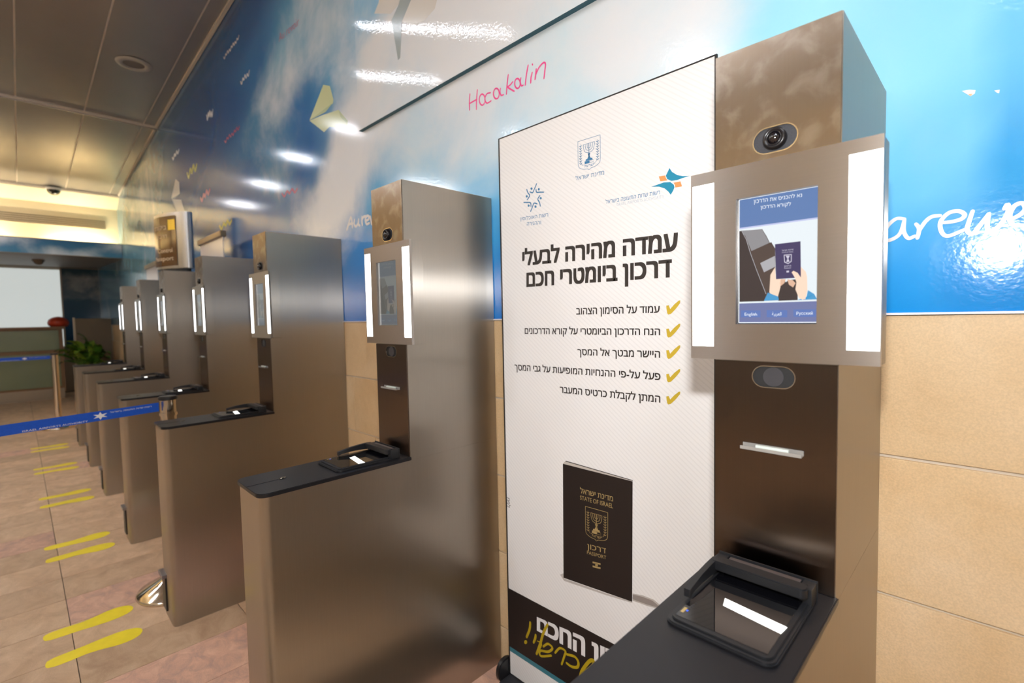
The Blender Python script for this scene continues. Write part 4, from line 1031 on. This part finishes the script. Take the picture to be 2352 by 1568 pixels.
# dark band with slogan
zb1 = bp(1158, 1344.5, 1, BY).z; zb0 = bp(1158, 1475, 1, BY).z
b = MB(); b.box(bx0, bx1, BY - 0.0008, BY, zb0, zb1, 'ink_black'); b.box(bx0, bx1, BY - 0.0008, BY, zb0 - 0.018, zb0, 'stripe_teal'); finb(b, 'dark_band', sheet)
b = MB(); put_text(b, heb('החכם'), (1233.5, 1417, 1446), (1344.5, 1465, 1506), 'ink_white', PLb, 'ה', 0.045, 0.0012)
put_text(b, heb('הדרכון'), (1359.5, 1474, 1513), (1530, 1550, 1605), 'ink_white', PLb, 'ה', 0.045, 0.0012); finb(b, 'lettering', sheet)
b = MB()
for s_, wd in (([(217, 1182), (213, 1225), (194, 1276)], 0.0105), ([(252, 1262), (248, 1285), (238, 1310)], 0.010), ([(327, 1196), (300, 1250), (280, 1320), (257, 1382)], 0.011), ([(262, 1300), (290, 1320), (262, 1378)], 0.004), ([(300, 1335), (330, 1318), (358, 1345), (330, 1368), (280, 1362), (285, 1395), (350, 1392)], 0.009),
                ([(375, 1375), (405, 1345), (440, 1365), (432, 1400), (416, 1448)], 0.0085), ([(450, 1385), (500, 1400), (522, 1435), (515, 1465), (480, 1462), (448, 1440)], 0.010), ([(530, 1545), (545, 1490), (590, 1430), (618, 1425), (612, 1460), (560, 1500), (535, 1525)], 0.012), ([(640, 1460), (700, 1500)], 0.010)):
    stroke(b, s_, wd, 'ink_yellow', PLb, 0.0018, org=OC, sc=SC_)
flat(b, el(188, 1307, 10, 13, 0, 330, 11), 'ink_yellow', PLb, 0.0018, OC, SC_)
finb(b, 'handwriting', sheet)
# small sideways print
b = MB(); V, F = text2d(heb('לפמ'), 0.01); xa, xb = min(v[0] for v in V), max(v[0] for v in V)
P0, P1 = bp(1163.5, 1141, 1, BY), bp(1163.5, 1163, 1, BY)
wd_ = bp(1172, 1150, 1, BY).x - bp(1165, 1150, 1, BY).x
b.tri([(P0.x + wd_ * (y / 0.6) * 1.0, BY - LF, P0.z + (P1.z - P0.z) * (x - xa) / (xb - xa)) for x, y in V], F, 'ink'); finb(b, 'lettering', sheet)

# smaller banners far along the row
for (x0, x1, lab) in ((-5.12, -4.44, 'narrow white rail banner standing behind the fourth kiosk from the right'), (-7.74, -7.05, 'white rail banner left of the sixth kiosk, under the curved sign')):
    t = thing('rail_banner', lab, 'banner', ((x0 + x1) / 2, 1.2, 0), 'plain rail banners between far kiosks'); hw = (x1 - x0) / 2
    p = MB(); p.box(-hw, hw, -0.003, 0.003, 0.04, 2.15, 'roll_white'); p.build('sheet', t)
    p = MB(); p.box(-hw - 0.01, hw + 0.01, -0.022, 0.022, 2.14, 2.185, 'roll_rail', 0.006); p.build('top_rail', t)
    p = MB(); p.box(-hw - 0.01, hw + 0.01, -0.06, 0.06, 0, 0.05, 'silver', 0.015); p.build('base', t)
# curved sign on the fifth kiosk
t = thing('curved_sign', 'curved brown sign with yellow square and silver edge on a kiosk top', 'sign', (-5.45, 1.1, H))
sec = smooth_line([(-5.80, 1.03), (-5.775, 0.975), (-5.65, 0.985), (-5.5, 1.04), (-5.40, 1.087), (-5.345, 1.115), (-5.325, 1.16), (-5.35, 1.2), (-5.5, 1.19), (-5.72, 1.10), (-5.80, 1.03)], 5)[:-1]
sec = [(x + 5.45, y - 1.1) for x, y in sec]
p = MB(); p.prism(sec, 0.035, 0.55, 'silver', 0.003); sg = p.build('case', t, 40)
p = MB(); p.prism([(x * 0.5, y * 0.8) for x, y in sec], 0.0, 0.036, 'black_plastic'); p.build('foot', t)
fs = [(x + 5.45, y - 1.1) for x, y in smooth_line([(-5.775, 0.972), (-5.65, 0.982), (-5.5, 1.037), (-5.41, 1.080)], 5)]
def face_strip(mb, t0, t1, z0, z1, m, off):
    n = len(fs) - 1; pts = []
    for k in range(11):
        q = (t0 + (t1 - t0) * k / 10) * n; i = min(n - 1, int(q)); f = q - i
        x = fs[i][0] * (1 - f) + fs[i + 1][0] * f; y = fs[i][1] * (1 - f) + fs[i + 1][1] * f
        pts.append((x + off * 0.3, y - off))
    V = []; F = []
    for x, y in pts: V += [(x, y, z0), (x, y, z1)]
    for k in range(10): F.append((2 * k, 2 * k + 2, 2 * k + 3, 2 * k + 1))
    mb.tri(V, F, m)
p = MB(); face_strip(p, 0.03, 0.97, 0.06, 0.52, 'sign_face', 0.002); fc = p.build('face', t)
p = MB(); face_strip(p, 0.66, 0.93, 0.39, 0.485, 'sign_yellow', 0.0035); p.build('square', fc)
def sign_text(s_, t0, t1, z0, z1):
    V, F = text2d(s_, 0.01); xa, xb = min(v[0] for v in V), max(v[0] for v in V); ya_, yb_ = min(v[1] for v in V), max(v[1] for v in V)
    n = len(fs) - 1; out = []
    for x, y in V:
        q = (t0 + (t1 - t0) * (x - xa) / (xb - xa)) * n; i = min(n - 1, int(q)); f = q - i
        out.append((fs[i][0] * (1 - f) + fs[i + 1][0] * f + 0.0012, fs[i][1] * (1 - f) + fs[i + 1][1] * f - 0.0036, z0 + (z1 - z0) * (y - ya_) / (yb_ - ya_)))
    p = MB(); p.tri(out, F, 'sign_text'); p.build('lettering', fc)
sign_text(heb('ביקורת'), 0.15, 0.60, 0.385, 0.435); sign_text(heb('דרכון'), 0.3, 0.62, 0.31, 0.35); sign_text('Control', 0.3, 0.78, 0.185, 0.225); sign_text('Passport', 0.12, 0.80, 0.10, 0.15)

# ================================================================== BARRIER POSTS
def stanchion(x, y, lab, belt_to, w_=0.047, star=True):
    t = thing('barrier_post', lab, 'barrier post', (x, y, 0), 'belt barrier posts')
    p = MB(); p.lathe([(0.0, 0.0), (0.185, 0.0), (0.188, 0.008), (0.182, 0.018), (0.10, 0.055), (0.048, 0.095), (0.04, 0.11)], (0, 0, 0), 'chrome', 56); p.build('base', t)
    p = MB(); p.cyl((0, 0, 0.10), 0.037, 0.94, 'chrome', seg=36); p.build('pole', t)
    p = MB(); p.cyl((0, 0, 1.04), 0.044, 0.02, 'black_plastic', seg=36, bev=0.004); p.cyl((0, 0, 0.955), 0.042, 0.02, 'chrome', seg=36, bev=0.003); p.build('cap', t)
    if belt_to:
        d = Vector((belt_to[0] - x, belt_to[1] - y, 0)); L = d.length; d.normalize(); nrm = Vector((-d.y, d.x, 0)) * 0.001
        p = MB(); a = d * 0.045; c = d * L; zt = 1.008
        pts = [(a + nrm), (c + nrm), (c - nrm), (a - nrm)]
        p.prism([(q.x, q.y) for q in pts], zt - w_ / 2, zt + w_ / 2, 'belt'); be = p.build('belt', t)
        if star:
            p = MB(); c0 = d * 0.30
            side = nrm.normalized(); side = side if side.x > 0 else -side
            def Bq(a_, b_): q = c0 + d * a_ + side * 0.0016; return (q.x, q.y, zt + b_)
            pts = []
            for k in range(12):
                r = 0.019 if k % 2 == 0 else 0.008; an = k * PI / 6; pts.append(Bq(r * 1.7 * math.sin(an), r * math.cos(an)))
            p.poly(pts, 'ink_white')
            # two thin lines of print
            for s_, a0, a1, zz in ((heb('רשות שדות התעופה בישראל'), -0.04, -0.22, 0.006), ('ISRAEL AIRPORTS AUTHORITY', 0.28, 0.05, -0.020)):
                V, F = text2d(s_, 0.0); xa, xb = min(v[0] for v in V), max(v[0] for v in V)
                p.tri([Bq(a0 + (a1 - a0) * ((u_ - xa) / (xb - xa)), zz + 0.011 * v_) for u_, v_ in V], F, 'ink_white')
            p.build('print', be)
    return t
stanchion(-3.17, 0.552, 'chrome barrier post behind the third kiosk, blue belt running left', (-2.75, -0.98))
stanchion(-2.75, -1.03, 'chrome barrier post receiving the near blue belt, outside the left edge', None)
stanchion(-9.44, 0.35, 'far chrome barrier post with blue belt, before the reception counter', (-9.44, -1.4))
stanchion(-9.44, -1.45, 'far chrome barrier post receiving the far blue belt, outside the left edge', None)

# ================================================================== FOOTPRINT MARKINGS
foot = [(-0.022, 0.0), (0.0, -0.006), (0.022, 0.0), (0.031, 0.03), (0.031, 0.08), (0.028, 0.13), (0.036, 0.18), (0.049, 0.23), (0.050, 0.275), (0.038, 0.31), (0.012, 0.328), (-0.016, 0.322), (-0.036, 0.29), (-0.044, 0.24), (-0.042, 0.18), (-0.036, 0.12), (-0.033, 0.06), (-0.031, 0.025)]
names = ['nearest the camera', 'second nearest', 'third nearest', 'fourth nearest', 'farthest from the camera']
for i, (xa, xb, ya) in enumerate(((-3.115, -2.862, 0.018), (-4.37, -4.135, 0.056), (-5.665, -5.405, 0.06), (-6.885, -6.68, 0.048), (-8.085, -7.885, 0.042))):
    for j, x in enumerate((xa, xb)):
        pts = smooth_line([((-1.25 * a if j == 0 else 1.25 * a), b_) for a, b_ in foot] + [((-1.25 * foot[0][0] if j == 0 else 1.25 * foot[0][0]), foot[0][1])], 4)[:-1]
        p = MB(); p.prism(pts, 0.0002, 0.0009, 'yellow_mark'); o = p.build('footprint_marking'); o.location = (x, ya, 0)
        tag(o, 'yellow footprint sticker on the floor, %s one of the pair %s' % ('left' if j == 0 else 'right', names[i]), 'floor sticker', 'yellow footprint pairs on the floor')

# ================================================================== FAR END: counter, partition, plant, red bag
XC = -13.3
yc1 = bp(148, 830, 0, XC).y
t = thing('reception_counter', 'green glass fronted counter with wood trims at the far end', 'counter', (XC, -1.2, 0))
def CY(y): return y + 1.2
p = MB(); p.box(-0.6, 0, CY(-4.0), CY(yc1), 0.12, 1.38, 'wood'); p.build('body', t)
p = MB(); p.box(-0.55, 0.01, CY(-4.0), CY(yc1) - 0.02, 0, 0.2, 'kick'); p.build('kick_plate', t)
for z0, z1 in ((0.24, 0.90), (0.97, 1.36)):
    for k in range(3):
        y1 = yc1 - 0.06 - 1.4 * k
        p = MB(); p.box(0.0, 0.015, CY(y1 - 1.37), CY(y1), z0, z1, 'counter_glass', 0.003); p.build('glass_panel', t)
p = MB(); p.box(0, 0.03, CY(-4.0), CY(yc1), 0.905, 0.96, 'wood', 0.004); p.build('rail', t)
p = MB(); p.box(-0.65, 0.05, CY(-4.0), CY(yc1) + 0.03, 1.38, 1.43, 'wood', 0.006); p.build('counter_top', t)
pr = bp(135, 752, 0, XC - 0.1)
t = thing('red_bag', 'round orange red bag lying on the far counter', 'bag', (XC - 0.15, pr.y, 1.43))
p = MB(); p.lathe([(0.0, 0.0), (0.12, 0.0), (0.155, 0.03), (0.165, 0.08), (0.145, 0.14), (0.10, 0.175), (0.05, 0.195), (0, 0.2)], (0, 0, 0), 'red', 24); bo = p.build('body', t)
p = MB()
for k in range(8): p.lathe([(0.0, 0.186), (0.02, 0.193), (0.03, 0.196), (0.02, 0.2), (0.0, 0.201)], (0, 0, 0), 'red', 8) if k == 0 else None
p.build('knob', t)
ya, yb_ = bp(176, 800, 0, -12.9).y, WY - 0.01
t = thing('partition_screen', 'taupe partition panel behind the green plant', 'partition', (-12.9, (ya + yb_) / 2, 0)); hw = (yb_ - ya) / 2
p = MB(); p.box(-0.03, 0.03, -hw, hw, 0.0, 1.58, 'partition', 0.004); p.build('panel', t)
p = MB(); p.box(-0.035, 0.035, -hw - 0.03, -hw, 0.0, 1.6, 'kick', 0.004); p.build('post', t)
# plant
py = min(1.0, bp(225, 820, 0, -12.2).y)
t = thing('potted_plant', 'broad leaved green plant in a planter behind the last kiosk', 'plant', (-12.2, py, 0))
p = MB(); p.lathe([(0.0, 0.0), (0.15, 0.0), (0.2, 0.55), (0.22, 0.56), (0.22, 0.6), (0.2, 0.6), (0.17, 0.56), (0, 0.55)], (0, 0, 0), 'pot', 28); p.build('pot', t)
lm = []
for mname in ('leaf', 'leaf2'):
    V, F = [], []; n = 7
    for i in range(n + 1):
        s_ = i / n; hwid = 0.075 * math.sin(PI * s_ ** 0.75) ** 0.8 + 0.002
        zz = 0.10 * math.sin(s_ * 2.6); yy = s_ * 0.34
        V += [(-hwid, yy, zz + 0.02), (0, yy, zz), (hwid, yy, zz + 0.02)]
    for i in range(n):
        for k in (0, 1): a = i * 3 + k; F.append((a, a + 1, a + 4, a + 3))
    me = bpy.data.meshes.new('leaf'); me.from_pydata(V, [], F); me.materials.append(M[mname])
    for pl in me.polygons: pl.use_smooth = True
    lm.append(me)
rr = random.Random(11)
for k in range(150):
    a = rr.uniform(0, 2 * PI); r = rr.uniform(0.02, 0.30)
    if py + r * 1.15 * math.sin(a) + 0.36 * math.sin(a) + 0.12 > 1.36: continue
    o = link('leaf', lm[k % 3 == 0], t)
    o.location = (r * math.cos(a), r * 1.15 * math.sin(a), 0.66 + rr.uniform(0, 0.38) * (1 - r * 1.2))
    o.rotation_euler = (rr.uniform(-0.25, 0.75), rr.uniform(-0.4, 0.4), a - PI / 2 + rr.uniform(-0.35, 0.35)); s_ = rr.uniform(0.6, 0.95); o.scale = (s_, s_, s_)
p = MB()
for k in range(9):
    a = k * 0.7; p.cyl((0.08 * math.cos(a), 0.08 * math.sin(a), 0.55), 0.008, 0.45, 'leaf', seg=8)
p.build('stems', t)
o = link('leaf', lm[0], t); o.location = (0, -0.12, 1.0); o.rotation_euler = (1.1, 0, 2.9); o.scale = (0.9, 0.9, 0.9)
